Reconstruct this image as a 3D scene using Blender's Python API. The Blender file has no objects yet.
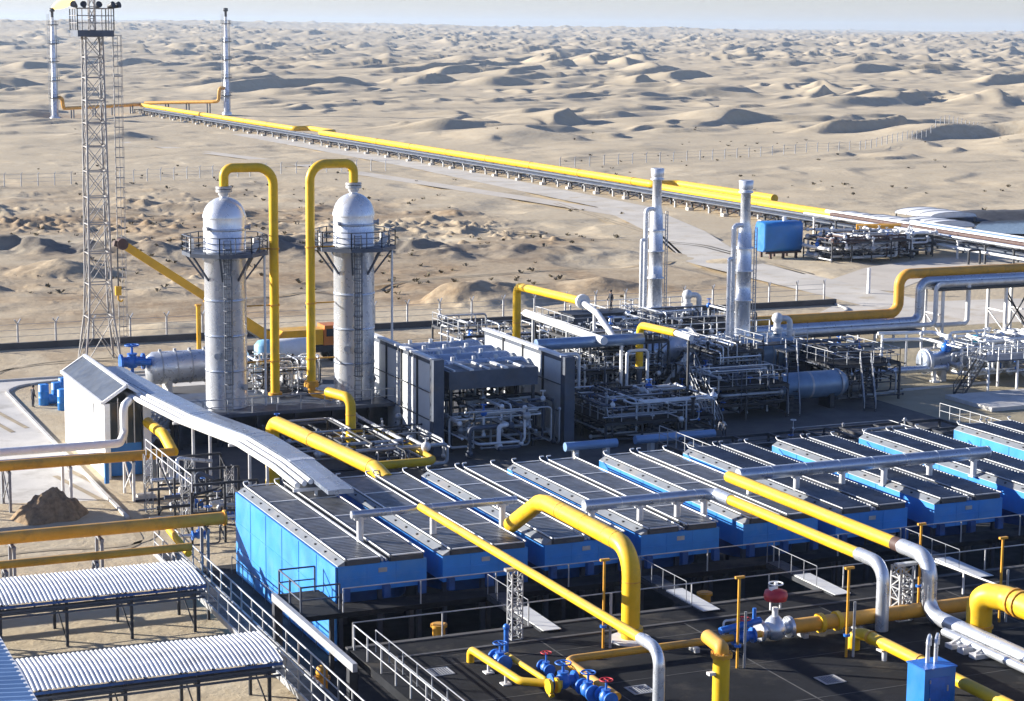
import bpy, math, random
import numpy as np
from mathutils import Vector as V, Matrix
R = math.radians
sc = bpy.context.scene
COL = sc.collection
rng = random.Random(7)

# ------------------------------------------------------------------ camera
# plant axes: X runs along the row of coolers, Y runs away along the pipeline; 30 m up a building
F, YH, ROLL, TH, H = 2000., 31., R(.5), R(23.9), 30.
PITCH = math.atan((350.5-YH)/F)
fw = V((math.sin(TH)*math.cos(PITCH), math.cos(TH)*math.cos(PITCH), -math.sin(PITCH)))
r0 = V((math.cos(TH), -math.sin(TH), 0)); u0 = r0.cross(fw)
rt = math.cos(ROLL)*r0 + math.sin(ROLL)*u0
up = -math.sin(ROLL)*r0 + math.cos(ROLL)*u0
CP = V((0, 0, H))
cd = bpy.data.cameras.new('camera'); cam = bpy.data.objects.new('camera', cd); COL.objects.link(cam)
M = Matrix((rt, up, -fw)).transposed().to_4x4(); M.translation = CP
cam.matrix_world = M
cd.sensor_width = 36; cd.lens = 36*F/1024; cd.clip_start = .5; cd.clip_end = 40000
sc.camera = cam

# surveying helpers: where a line of sight meets a level, or a vertical plane
def ray(px, py): return fw + rt*((px-512)/F) - up*((py-350.5)/F)
def at(px, py, z=0):
    d = ray(px, py); return CP + d*((z-H)/d.z)
def onx(px, py, X):
    d = ray(px, py); return CP + d*(X/d.x)
def ony(px, py, Y):
    d = ray(px, py); return CP + d*(Y/d.y)
def zrow(X, Y, py):
    a, b = -10., 70.
    for _ in range(40):
        m = (a+b)/2; v = V((X, Y, m))-CP
        if 350.5-F*v.dot(up)/v.dot(fw) > py: a = m
        else: b = m
    return a

# ------------------------------------------------------------------ materials
def mat(name, col, rough=.6, metal=0., var=.18, scale=.8, bump=0., spot=None, spot_amt=.5, spot_scale=.5, emit=None, spec=.5, dust=0.):
    m = bpy.data.materials.new(name); m.use_nodes = True
    N, L = m.node_tree.nodes, m.node_tree.links
    b = N['Principled BSDF']
    b.inputs['Roughness'].default_value = rough; b.inputs['Metallic'].default_value = metal
    b.inputs['Specular IOR Level'].default_value = spec
    g = N.new('ShaderNodeNewGeometry')
    def noise(s, d=4., r=.6):
        n = N.new('ShaderNodeTexNoise'); n.inputs['Scale'].default_value = s
        n.inputs['Detail'].default_value = d; n.inputs['Roughness'].default_value = r
        L.new(g.outputs['Position'], n.inputs['Vector']); return n.outputs['Fac']
    def ramp(sock, a, b_, c0, c1):
        r = N.new('ShaderNodeMapRange'); r.inputs[1].default_value = a; r.inputs[2].default_value = b_
        r.inputs[3].default_value = c0; r.inputs[4].default_value = c1; L.new(sock, r.inputs[0]); return r.outputs[0]
    def mix(f, a, b_):
        x = N.new('ShaderNodeMix'); x.data_type = 'RGBA'
        for s, v in ((0, f), (6, a), (7, b_)):
            if isinstance(v, bpy.types.NodeSocket): L.new(v, x.inputs[s])
            elif s == 0: x.inputs[0].default_value = v
            else: x.inputs[s].default_value = (*v, 1)
        return x.outputs[2]
    c = mix(ramp(noise(scale), .3, .7, 0, 1), [min(1, k*(1-var)) for k in col], [min(1, k*(1+var)) for k in col])
    if spot is not None:
        c = mix(ramp(noise(spot_scale, 6., .7), .52, .66, 0, spot_amt), c, spot)
    if dust:      # wind-blown sand settled on whatever faces upwards
        sx = N.new('ShaderNodeSeparateXYZ'); L.new(g.outputs['Normal'], sx.inputs[0])
        up_ = ramp(sx.outputs[2], .35, .95, 0, dust); nn = ramp(noise(1.1, 6., .7), .35, .65, .25, 1.)
        mm = N.new('ShaderNodeMath'); mm.operation = 'MULTIPLY'; L.new(up_, mm.inputs[0]); L.new(nn, mm.inputs[1])
        c = mix(mm.outputs[0], c, (.42, .36, .27))
    L.new(c, b.inputs['Base Color'])
    rr = ramp(noise(scale*2.3), .3, .7, max(0, rough-.12), min(1, rough+.12)); L.new(rr, b.inputs['Roughness'])
    if bump:
        bp = N.new('ShaderNodeBump'); bp.inputs['Strength'].default_value = bump; bp.inputs['Distance'].default_value = .05
        L.new(noise(scale*6, 6.), bp.inputs['Height']); L.new(bp.outputs[0], b.inputs['Normal'])
    if emit:
        b.inputs['Emission Color'].default_value = (*emit[0], 1); b.inputs['Emission Strength'].default_value = emit[1]
    return m

RUST = (.16, .075, .03); DUST = (.38, .31, .22)
yellow = mat('yellow pipe paint', (.76, .46, .010), .5, var=.13, spot=(.45, .27, .03), spot_amt=.5, spot_scale=.7, dust=.3, spec=.35)
ochre = mat('older ochre pipe paint', (.68, .33, .03), .55, var=.16, spot=(.34, .19, .035), spot_amt=.6, spot_scale=.7, dust=.35, spec=.35)
silver = mat('silver cladding', (.62, .65, .69), .33, .6, var=.08, scale=1.1, spot=(.46, .45, .44), spot_amt=.3, spot_scale=.6)
silverd = mat('dull silver cladding', (.44, .49, .57), .33, .6, var=.1, scale=.8, spot=(.34, .35, .37), spot_amt=.3)
tankm = mat('aluminium vessel cladding', (.72, .74, .77), .30, .42, var=.07, scale=.7, spot=(.45, .43, .40), spot_amt=.35, spot_scale=.35)
galv = mat('galvanised steel', (.42, .43, .44), .5, .4, var=.2, scale=2., spot=(.25, .2, .16), spot_amt=.4)
lattm = mat('weathered grey mast steel', (.33, .32, .31), .6, .2, var=.2, scale=.9, spot=RUST, spot_amt=.3)
blue = mat('bright blue paint', (.03, .235, .64), .5, var=.2, scale=.35, bump=.06, spot=(.10, .30, .60), spot_amt=.5, spot_scale=.4)
ductm = mat('bright duct sheet', (.33, .38, .46), .33, .6, var=.12, scale=.9, spot=(.4, .4, .4), spot_amt=.3)
blued = mat('dark blue paint', (.02, .085, .27), .5, var=.25, scale=1.2, spot=(.02, .03, .06), spot_amt=.5)
bluep = mat('blue tank paint', (.02, .17, .48), .4, var=.12, scale=.6, spot=(.03, .2, .4), spot_amt=.4)
bluev = mat('blue valve paint', (.02, .14, .50), .4, var=.2, scale=3.)
red = mat('red valve paint', (.50, .03, .04), .45, var=.2, scale=3.)
white = mat('white paint', (.78, .78, .76), .5, var=.06, spot=(.55, .5, .42), spot_amt=.35, spot_scale=.7)
whiter = mat('white steel rail', (.68, .68, .67), .45, .1, var=.12, scale=1.5, spot=(.4, .35, .3), spot_amt=.4)
dark = mat('dark painted steel', (.035, .038, .045), .55, .1, var=.3, scale=1.5, spot=(.09, .07, .05), spot_amt=.4)
darkb = mat('blue grey steel', (.07, .085, .115), .55, .1, var=.25, scale=.8, spot=(.12, .1, .08), spot_amt=.35)
grey = mat('mid grey paint', (.23, .24, .26), .55, .1, var=.2, scale=1.)
louv = mat('louvre slat steel', (.13, .145, .17), .42, .4, var=.35, scale=.9, dust=.16, spot=(.07, .075, .085), spot_amt=.7, spot_scale=.7)
louvd = mat('shadowed fin grey', (.07, .075, .085), .55, .2, var=.25, scale=1.)  # even dark grey of the fin bundles
skirt = mat('dusty light grey sheet', (.22, .235, .25), .5, .1, var=.12, scale=1., spot=DUST, spot_amt=.4)
conc = mat('pale concrete', (.56, .53, .48), .85, var=.14, scale=.25, bump=.2, spot=(.30, .27, .22), spot_amt=.6, spot_scale=.22)
concd = mat('stained concrete paving', (.085, .082, .08), .85, var=.3, scale=.3, bump=.2, spot=(.045, .044, .043), spot_amt=.6, spot_scale=.3)
roadm = mat('pale road concrete', (.56, .51, .425), .85, var=.16, scale=.12, bump=.2, spot=(.46, .38, .26), spot_amt=.9, spot_scale=.22)
dirtroad = mat('compacted track', (.54, .48, .39), .9, var=.12, scale=.1, bump=.2, spot=(.36, .30, .22), spot_amt=.6, spot_scale=.1)
asph = mat('black bitumen deck', (.0125, .0135, .016), .9, var=.35, spec=.2, scale=.35, bump=.25, spot=(.075, .066, .052), spot_amt=.7, spot_scale=.3)
asph2 = mat('pit floor bitumen', (.02, .021, .024), .85, var=.3, scale=.4, bump=.2)
kerbm = mat('kerb concrete', (.52, .50, .46), .8, var=.15, scale=.8, spot=(.34, .3, .25), spot_amt=.5)
roofw = mat('white corrugated sheet', (.70, .70, .69), .5, var=.1, scale=.6, spot=(.45, .40, .32), spot_amt=.6, spot_scale=.5)
panelw = mat('pale wall cladding', (.60, .61, .60), .55, var=.06, scale=.5, spot=(.42, .40, .36), spot_amt=.4, spot_scale=.5)
brown = mat('rust brown primer', (.085, .045, .035), .7, var=.25, scale=1.)
soilm = mat('heaped brown earth', (.29, .195, .105), .95, var=.4, scale=2.6, bump=1., spot=(.16, .11, .065), spot_amt=.6, spot_scale=1.)
roofm = mat('blue grey sheet roof', (.20, .33, .52), .4, .2, var=.12, scale=.5, bump=.1)
crane_y = mat('crane yellow paint', (.68, .36, .01), .4, var=.12, spot=(.35, .19, .03), spot_amt=.4)
orange = mat('orange machine paint', (.55, .17, .02), .45, var=.2)
rubber = mat('tyre rubber', (.02, .02, .02), .8, var=.2)
glass = mat('dark window glass', (.03, .04, .05), .15, var=.1)
cloth_dark = mat('dark work clothes', (.025, .028, .04), .85, var=.2, scale=4.)
cloth_pale = mat('pale work jacket', (.42, .42, .42), .85, var=.2, scale=4.)
skin = mat('skin', (.42, .25, .17), .6, var=.05)
hair = mat('dark hair', (.02, .015, .012), .7, var=.1)
flame = mat('gas flame', (.9, .6, .2), 1., emit=((1., .72, .22), 1.))

# ------------------------------------------------------------------ mesh builder
ORG = {}; CH = {}
WHOLE = {'louvre_slats', 'wall_seams', 'white_trim', 'bolted_head', 'lattice', 'face', 'fence_wire', 'top_spar', 'hand_wheel'}
RENAME = {'leg_frame': 'leg', 'frame_rib': 'rib', 'bolt_row': 'bolt'}
def fillet(pts, rad, seg=6):
    pts = [V(p) for p in pts]
    if not rad or len(pts) < 3: return pts
    out = [pts[0]]
    for i in range(1, len(pts)-1):
        a, b, c = pts[i-1], pts[i], pts[i+1]
        d0 = (a-b); d1 = (c-b); l0, l1 = d0.length, d1.length
        if l0 < 1e-5 or l1 < 1e-5: continue
        d0 /= l0; d1 /= l1
        ang = d0.angle(d1)
        if ang > 3.05: out.append(b); continue
        t = min(rad/math.tan(ang/2), l0*.49, l1*.49); r = t*math.tan(ang/2)
        cen = b + (d0+d1).normalized()*(r/math.sin(ang/2))
        s = b+d0*t-cen; e = b+d1*t-cen; tot = s.angle(e); ax = s.cross(e).normalized()
        for k in range(seg+1):
            out.append(cen + Matrix.Rotation(tot*k/seg, 3, ax) @ s)
    out.append(pts[-1]); return out
class MB:
    def __init__(s): s.v = []; s.f = []; s.sm = []
    def add(s, vs, fs, smooth=False):
        o = len(s.v); s.v += [tuple(p) for p in vs]
        for f in fs: s.f.append([o+i for i in f]); s.sm.append(smooth)
        return s
    def box(s, x0, x1, y0, y1, z0, z1):
        return s.add([(x, y, z) for z in (z0, z1) for y in (y0, y1) for x in (x0, x1)],
                     [(0, 2, 3, 1), (4, 5, 7, 6), (0, 1, 5, 4), (2, 6, 7, 3), (0, 4, 6, 2), (1, 3, 7, 5)])
    def hexa(s, b, t):            # four bottom, four top corners, both counter-clockwise
        return s.add(list(b)+list(t), [(3, 2, 1, 0), (4, 5, 6, 7), (0, 1, 5, 4), (1, 2, 6, 5), (2, 3, 7, 6), (3, 0, 4, 7)])
    def bar(s, p, q, w=.08, h=None):
        p, q = V(p), V(q); h = h or w; d = (q-p)
        if d.length < 1e-6: return s
        d.normalize(); a = V((0, 0, 1)) if abs(d.z) < .9 else V((0, 1, 0))
        x = d.cross(a).normalized()*(w/2); y = x.cross(d).normalized()*(h/2)
        c = [(-1, -1), (1, -1), (1, 1), (-1, 1)]
        vs = [p+x*i+y*j for i, j in c]+[q+x*i+y*j for i, j in c]
        return s.add(vs, [(0, 1, 2, 3), (7, 6, 5, 4), (0, 4, 5, 1), (1, 5, 6, 2), (2, 6, 7, 3), (3, 7, 4, 0)])
    def cyl(s, p, q, r, r2=None, n=12, caps=True):
        p, q = V(p), V(q); r2 = r if r2 is None else r2; d = (q-p).normalized()
        a = V((0, 0, 1)) if abs(d.z) < .9 else V((1, 0, 0))
        x = d.cross(a).normalized(); y = d.cross(x)
        vs = []
        for c, rr in ((p, r), (q, r2)):
            vs += [c+x*(rr*math.cos(2*math.pi*k/n))+y*(rr*math.sin(2*math.pi*k/n)) for k in range(n)]
        s.add(vs, [(k, (k+1) % n, n+(k+1) % n, n+k) for k in range(n)], True)
        if caps: s.add(vs, [list(range(n-1, -1, -1)), list(range(n, 2*n))])
        return s
    def tube(s, pts, r, n=10, bend=None, seg=6, caps=True):
        P = fillet(pts, bend, seg)
        k = len(P)
        T = [(P[min(i+1, k-1)]-P[max(i-1, 0)]).normalized() for i in range(k)]
        a = V((0, 0, 1)) if abs(T[0].z) < .9 else V((1, 0, 0))
        x = T[0].cross(a).normalized(); vs = []
        for i in range(k):
            if i: x = (x - T[i]*x.dot(T[i])).normalized()
            y = T[i].cross(x)
            vs += [P[i]+x*(r*math.cos(2*math.pi*j/n))+y*(r*math.sin(2*math.pi*j/n)) for j in range(n)]
        s.add(vs, [(i*n+j, i*n+(j+1) % n, (i+1)*n+(j+1) % n, (i+1)*n+j) for i in range(k-1) for j in range(n)], True)
        if caps: s.add(vs, [list(range(n-1, -1, -1)), list(range((k-1)*n, k*n))])
        return s
    def lathe(s, c, prof, n=24, axis='z', caps=True):
        c = V(c); vs = []
        for r, z in prof:
            for j in range(n):
                a = 2*math.pi*j/n; p, q = r*math.cos(a), r*math.sin(a)
                vs.append(c+(V((p, q, z)) if axis == 'z' else V((z, p, q)) if axis == 'x' else V((q, z, p))))
        k = len(prof)
        s.add(vs, [(i*n+j, i*n+(j+1) % n, (i+1)*n+(j+1) % n, (i+1)*n+j) for i in range(k-1) for j in range(n)], True)
        if caps: s.add(vs, [list(range(n-1, -1, -1)), list(range((k-1)*n, k*n))])
        return s
    def ball(s, c, r, n=10):
        return s.lathe(c, [(r*math.sin(math.pi*i/6)+.001, -r*math.cos(math.pi*i/6)) for i in range(7)], n)
    def ring(s, c, R_, r, n=20, axis='z'):
        c = V(c); P = []
        for j in range(n+1):
            a = 2*math.pi*j/n; p, q = R_*math.cos(a), R_*math.sin(a)
            P.append(c+(V((p, q, 0)) if axis == 'z' else V((0, p, q)) if axis == 'x' else V((p, 0, q))))
        return s.tube(P, r, 5, caps=False)
    def poly(s, pts, z0=None, z1=None):
        n = len(pts)
        if z1 is None: return s.add(pts, [list(range(n))])
        vs = [(p[0], p[1], z0) for p in pts]+[(p[0], p[1], z1) for p in pts]
        return s.add(vs, [list(range(n-1, -1, -1)), list(range(n, 2*n))]+[(i, (i+1) % n, n+(i+1) % n, n+i) for i in range(n)])
    def pieces(s):
        """separate bodies of this mesh: islands whose boxes touch count as one body"""
        n = len(s.v); par = list(range(n))
        def find(a):
            while par[a] != a: par[a] = par[par[a]]; a = par[a]
            return a
        for f in s.f:
            r_ = find(f[0])
            for i in f[1:]: par[find(i)] = r_
        isl = {}
        for i in range(n): isl.setdefault(find(i), []).append(i)
        isl = list(isl.values())
        if not 1 < len(isl) <= 260: return None
        P = np.array(s.v); lo = np.array([P[k].min(0) for k in isl])-.03; hi = np.array([P[k].max(0) for k in isl])+.03
        k = len(isl); par = list(range(k))
        for i in range(k):
            hit = np.nonzero(np.all((lo[i] <= hi) & (hi[i] >= lo), axis=1))[0]
            for j in hit: par[find(int(j))] = find(i)
        grp = {}
        for i in range(k): grp.setdefault(find(i), []).extend(isl[i])
        return list(grp.values()) if len(grp) > 1 else None
    def build(s, name, m, parent=None, loc=None, label=None, stuff=False):
        if parent and name not in WHOLE and s.v:
            g = s.pieces()
            if g and len(g) <= 40:
                out = None; nm2 = RENAME.get(name, name)
                own = {}
                for gi, ids in enumerate(g):
                    for i in ids: own[i] = gi
                subs = [MB() for _ in g]; idx = [{i: k for k, i in enumerate(ids)} for ids in g]
                for gi, ids in enumerate(g): subs[gi].v = [s.v[i] for i in ids]
                for f, sm in zip(s.f, s.sm):
                    gi = own[f[0]]; subs[gi].f.append([idx[gi][i] for i in f]); subs[gi].sm.append(sm)
                for sb in subs: out = sb._make(nm2, m, parent, loc, label, stuff)
                return out
        return s._make(name, m, parent, loc, label, stuff)
    def _make(s, name, m, parent=None, loc=None, label=None, stuff=False):
        org = ORG[parent] if parent else V(loc or (0, 0, 0))
        me = bpy.data.meshes.new(name)
        if s.v:
            arr = [(x-org.x, y-org.y, z-org.z) for x, y, z in s.v]
            me.from_pydata(arr, [], s.f)
            me.polygons.foreach_set('use_smooth', s.sm)
            for mm in (m if isinstance(m, (list, tuple)) else [m]): me.materials.append(mm)
            me.update()
        o = bpy.data.objects.new(name, me); COL.objects.link(o)
        if parent: o.parent = parent; CH.setdefault(parent, []).append(o)
        else: o.location = org
        ORG[o] = org
        if label: o['label'] = label
        if stuff: o['kind'] = 'stuff'
        return o
LABELS = []
def tag(o, label, cat, group=None):
    o['label'] = label; o['category'] = cat
    if group: o['group'] = group
    LABELS.append(label); return o
def thing(name, label, cat, loc, group=None):
    o = bpy.data.objects.new(name, None); COL.objects.link(o); o.location = V(loc); o.empty_display_size = .3
    ORG[o] = V(loc); tag(o, label, cat, group); return o
def struct(name, mb, m):
    o = mb.build(name, m); o['kind'] = 'structure'; return o
def copy_tree(o, label=None, loc=None, skip=()):
    def rec(a, par):
        c = a.copy(); COL.objects.link(c); c.parent = par
        if par: CH.setdefault(par, []).append(c)
        ORG[c] = ORG[a]
        for ch in CH.get(a, []):
            if ch not in skip: rec(ch, c)
        return c
    c = rec(o, None)
    if loc is not None: c.location = V(loc); ORG[c] = V(loc)
    if label: c['label'] = label; LABELS.append(label)
    return c

# ------------------------------------------------------------------ reusable shapes
def railing(mb, pts, h=1.1, sp=1.6, r=.03, mids=1):
    pts = [V(p) for p in pts]
    for a, b in zip(pts, pts[1:]):
        L_ = (b-a).length; n = max(1, round(L_/sp)); zz = V((0, 0, 1))
        for k in range(n+1):
            p = a.lerp(b, k/n); mb.bar(p, p+zz*h, r*1.6)
        mb.cyl(a+zz*h, b+zz*h, r, n=6)
        for j in range(mids): mb.cyl(a+zz*h*(j+1)/(mids+1), b+zz*h*(j+1)/(mids+1), r*.8, n=6)
    return mb
def stairs(mb, lo, hi, w=.8, steps=None):
    lo, hi = V(lo), V(hi); d = V((hi.x-lo.x, hi.y-lo.y, 0)); d.normalize(); side = V((-d.y, d.x, 0))*(w/2)
    for s_ in (-1, 1):
        mb.bar(lo+side*s_, hi+side*s_, .06, .22)
        railing(mb, [lo+side*s_, hi+side*s_], 1.0, 1.4, .03)
    n = steps or max(3, int(abs(hi.z-lo.z)/.22))
    for k in range(1, n):
        p = lo.lerp(hi, k/n); mb.bar(p-side, p+side, .24, .04)
    return mb
def ladder(mb, x, y, z0, z1, d, cage=True, w=.5):
    d = V((d[0], d[1], 0)).normalized(); s_ = V((-d.y, d.x, 0))*(w/2); p = V((x, y, 0))
    for k in (-1, 1): mb.bar(p+s_*k+V((0, 0, z0)), p+s_*k+V((0, 0, z1)), .07)
    z = z0+.2
    while z < z1: mb.bar(p-s_+V((0, 0, z)), p+s_+V((0, 0, z)), .04); z += .35
    if cage:
        z = z0+2.
        hoops = []
        while z < z1:
            hoop = [p+V((0, 0, z))+s_*1.3*math.cos(a)+d*(.75*math.sin(a)) for a in [math.pi*k/6 for k in range(7)]]
            mb.tube(hoop, .035, 5, caps=False); hoops.append(hoop); z += .9
        if len(hoops) > 1:
            for k in range(1, 6): mb.bar(hoops[0][k], hoops[-1][k], .035)
    return mb
def flange(mb, p, axis, r, t=.12):
    a = V(axis).normalized(); p = V(p); return mb.cyl(p-a*t/2, p+a*t/2, r, n=14)
def valve_parts(t, p, axis, r, body=None, top=None, stem=.9):
    """flanged valve on a run of pipe: body, bonnet and a wheel on its stem, as parts of thing t"""
    p = V(p); a = V(axis).normalized()
    m = MB(); m.cyl(p-a*r*2.4, p+a*r*2.4, r*1.05, n=12); m.lathe(p, [(r*.9, -r*1.3), (r*1.5, -r*.7), (r*1.6, 0), (r*1.3, r*.9), (r*.7, r*1.6)], 12)
    for k in (-1, 1): flange(m, p+a*(r*2.4*k), a, r*1.75, r*.5)
    m.build('valve_body', body or bluev, t)
    m = MB(); m.cyl(p+V((0, 0, r*1.5)), p+V((0, 0, r*1.5+stem)), r*.28, n=8); flange(m, p+V((0, 0, r*1.7)), (0, 0, 1), r*1.1, r*.3)
    m.build('valve_stem', body or bluev, t)
    m = MB(); c = p+V((0, 0, r*1.5+stem)); m.ring(c, r*1.5, r*.16, 16)
    for k in range(4):
        an = math.pi*k/2; m.bar(c, c+V((math.cos(an), math.sin(an), 0))*r*1.5, r*.14)
    m.build('hand_wheel', top or red, t)
def truss(mb, p, q, w, d, n, t=.07, vertical=True):
    """square lattice column between p and q"""
    p, q = V(p), V(q)
    cs = [V((-w/2, -d/2, 0)), V((w/2, -d/2, 0)), V((w/2, d/2, 0)), V((-w/2, d/2, 0))]
    for c in cs: mb.bar(p+c, q+c, t)
    for k in range(n):
        a, b = p.lerp(q, k/n), p.lerp(q, (k+1)/n)
        for i in range(4):
            c0, c1 = cs[i], cs[(i+1) % 4]
            mb.bar(a+c0, a+c1, t*.7); mb.bar(*((a+c0, b+c1) if k % 2 else (a+c1, b+c0)), t*.7)
    return mb
# ------------------------------------------------------------------ desert ground: one sheet to the horizon
def hsh(i, j, s):
    n = (i.astype(np.int64)*374761393+j.astype(np.int64)*668265263+s*1442695041) & 0xffffffff
    n = ((n ^ (n >> 13))*1274126177) & 0xffffffff
    return ((n ^ (n >> 16)) & 0xffff)/65535.
def noi(x, y, L, s=0):
    x = x/L+1000; y = y/L+1000
    i, j = np.floor(x), np.floor(y); u, v = x-i, y-j
    u = u*u*u*(u*(u*6-15)+10); v = v*v*v*(v*(v*6-15)+10)
    a, b, c, d = hsh(i, j, s), hsh(i+1, j, s), hsh(i, j+1, s), hsh(i+1, j+1, s)
    return (a+(b-a)*u+(c-a)*v+(a-b-c+d)*u*v)*2-1
def sst(a, b, x):
    t = np.clip((x-a)/(b-a), 0, 1); return t*t*(3-2*t)
def dune_field(x, y, L, A, seed, b, drop=.15):
    dr = np.array([math.cos(b)*math.cos(TH)-math.sin(b)*math.sin(TH), -math.cos(b)*math.sin(TH)-math.sin(b)*math.cos(TH)])
    s = x*dr[0]+y*dr[1]; t = -x*dr[1]+y*dr[0]
    amp = np.clip(.42+1.15*noi(s*.8, t, L*.95, seed+5)+.35*noi(s, t, L*.5, seed+9), 0, 1.5)
    ph = s/L+.62*noi(s*.6, t, L*1.35, seed)+.25*noi(s, t, L*.55, seed+2)
    k = np.floor(ph); p = ph-k
    rise = np.where(p < 1-drop, .5-.5*np.cos(np.pi*p/(1-drop)), 0)
    fall = np.where(p >= 1-drop, 1-(p-(1-drop))/drop, 0)
    return A*amp*(rise+fall)
def terrain(x, y):
    rgt = x*math.cos(TH)-y*math.sin(TH); f_ = x*math.sin(TH)+y*math.cos(TH)
    # level pad for the plant and a bench for the pipeline; dunes begin beyond the far fence
    left = sst(410, 540, f_+.2*rgt)*np.where(x < 171, 1, 0)
    right = sst(16, 60, x-171-.02*(y-300))*sst(300, 420, y+.25*(x-171))*np.where(x >= 171, 1, 0)
    far = sst(700, 860, y)
    m = np.clip(np.maximum(np.maximum(left*sst(12, 50, 171-x), right), far), 0, 1)
    g = .75+.25*sst(1200, 4000, f_)
    pat = .35+.75*sst(-.35, .25, noi(x, y, 95, 17)+.5*noi(x, y, 44, 18))
    h = dune_field(x, y, 50, 5.2, 11, .6, .13)*pat+dune_field(x, y, 19, 2.0, 31, .45, .17)*(.5+.6*noi(x, y, 60, 19))+.3*noi(x, y, 8, 3)
    h = h*m*g*(.72+.28*sst(480, 800, f_))
    h += m*sst(600, 1500, f_)*(3.*noi(x, y, 260, 41)+2)
    h += sst(1300, 4500, f_)*(9.*noi(x, y, 900, 51)+11.+7*noi(x, y, 420, 52)) + sst(3000, 8000, f_)*(12*noi(x, y, 2200, 61)+24)
    h += sst(2500, 6000, f_)*16*sst(150, -1200, rgt)*sst(-.5, .5, noi(x, y, 1500, 77)+.3)
    # broken ground and spoil heaps between the perimeter wall and the far fence
    z1 = sst(198, 206, y)*(1-sst(330, 420, f_))*sst(14, 30, np.abs(x-150)+.0*y)*np.where(x < 160, 1, 0)
    heap = np.clip(.8*noi(x, y, 9, 81)+.35*noi(x, y, 3.2, 82)-.42+.4*noi(x, y, 30, 83), 0, 1)
    clod = np.clip(noi(x, y, 1.7, 88)+.5*noi(x, y, .9, 90)-.55+.5*noi(x, y, 17, 93), 0, 1)
    h += z1*(1.3*heap+.75*clod)*sst(-.3, .25, noi(x, y, 40, 84))
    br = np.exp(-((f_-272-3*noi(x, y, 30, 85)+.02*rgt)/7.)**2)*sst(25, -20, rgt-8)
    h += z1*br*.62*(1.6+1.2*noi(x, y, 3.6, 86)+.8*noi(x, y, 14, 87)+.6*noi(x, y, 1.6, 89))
    h -= (1-m)*sst(192, 215, y)*.5*np.clip(noi(x, y, 13, 110)+.5*noi(x, y, 4.5, 111), 0, 1)*sst(4, 9, np.abs(x-166))
    return h, z1, heap, br, f_, rgt, m
def heaps(x, y, h):
    for px, py, rad, ht in ((484, 300, 7.5, 2.5), (448, 301, 4.5, 1.), (524, 297, 5., .9), (60, 272, 7., 1.8), (600, 285, 5., 1.), (165, 330, 6, .8), (735, 262, 4, .6)):
        c = at(px, py, 0); d = np.hypot(x-c.x, y-c.y)
        h = h+ht*np.clip(1-d/rad+.07*noi(x, y, 2.5, 91)+.05*noi(x, y, 1., 92), 0, 1)
    return h
rs = [30.]
while rs[-1] < 16000:
    r = rs[-1]
    rs.append(r*(1.02 if r < 185 else 1.0022 if r < 330 else 1.0042 if r < 480 else 1.0032 if r < 1500 else 1.0045 if r < 5000 else 1.007))
rs = np.array(rs)
an = np.concatenate([np.linspace(-48, -19, 40)[:-1], np.linspace(-19, 19, 720), np.linspace(19, 48, 40)[1:]])
A_, R_ = np.meshgrid(np.radians(an)+TH, rs)
X = (R_*np.sin(A_)).ravel(); Y = (R_*np.cos(A_)).ravel()
Z, z1, heap, br, f_, rgt, m_ = terrain(X, Y); Z = heaps(X, Y, Z)
nr, nc = len(rs), len(an)
i = np.arange(nr-1)[:, None]*nc+np.arange(nc-1)[None, :]
Q = np.stack([i, i+1, i+nc+1, i+nc], -1).reshape(-1, 4)[:, ::-1]
me = bpy.data.meshes.new('desert_ground')
me.vertices.add(len(X)); me.vertices.foreach_set('co', np.stack([X, Y, Z], -1).astype(np.float32).ravel())
me.loops.add(Q.size); me.loops.foreach_set('vertex_index', Q.ravel().astype(np.int32))
me.polygons.add(len(Q)); me.polygons.foreach_set('loop_start', np.arange(0, Q.size, 4, dtype=np.int32))
me.polygons.foreach_set('use_smooth', np.ones(len(Q), bool))
me.update(calc_edges=True)
soil = np.clip(z1*(.46+.5*heap+.5*noi(X, Y, 26, 106)+.35*noi(X, Y, 9, 101)+.3*noi(X, Y, 4, 102)), 0, 1)
soil = np.maximum(soil, .55*sst(160, 172, Y)*sst(190, 184, Y)*sst(-.35, .35, noi(X, Y, 3., 105))*sst(100, 90, X))
darks = np.clip(br*z1*(.75+.5*noi(X, Y, 9, 103)), 0, 1)  # berm band coloured darker grey, broken up by noise
olive = sst(88, 94, X)*sst(176, 168, Y)*(.75+.3*noi(X, Y, 8, 104))
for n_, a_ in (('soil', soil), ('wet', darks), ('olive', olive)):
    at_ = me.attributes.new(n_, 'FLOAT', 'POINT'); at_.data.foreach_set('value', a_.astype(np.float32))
g = bpy.data.objects.new('desert_ground', me); COL.objects.link(g); g['kind'] = 'structure'
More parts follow.
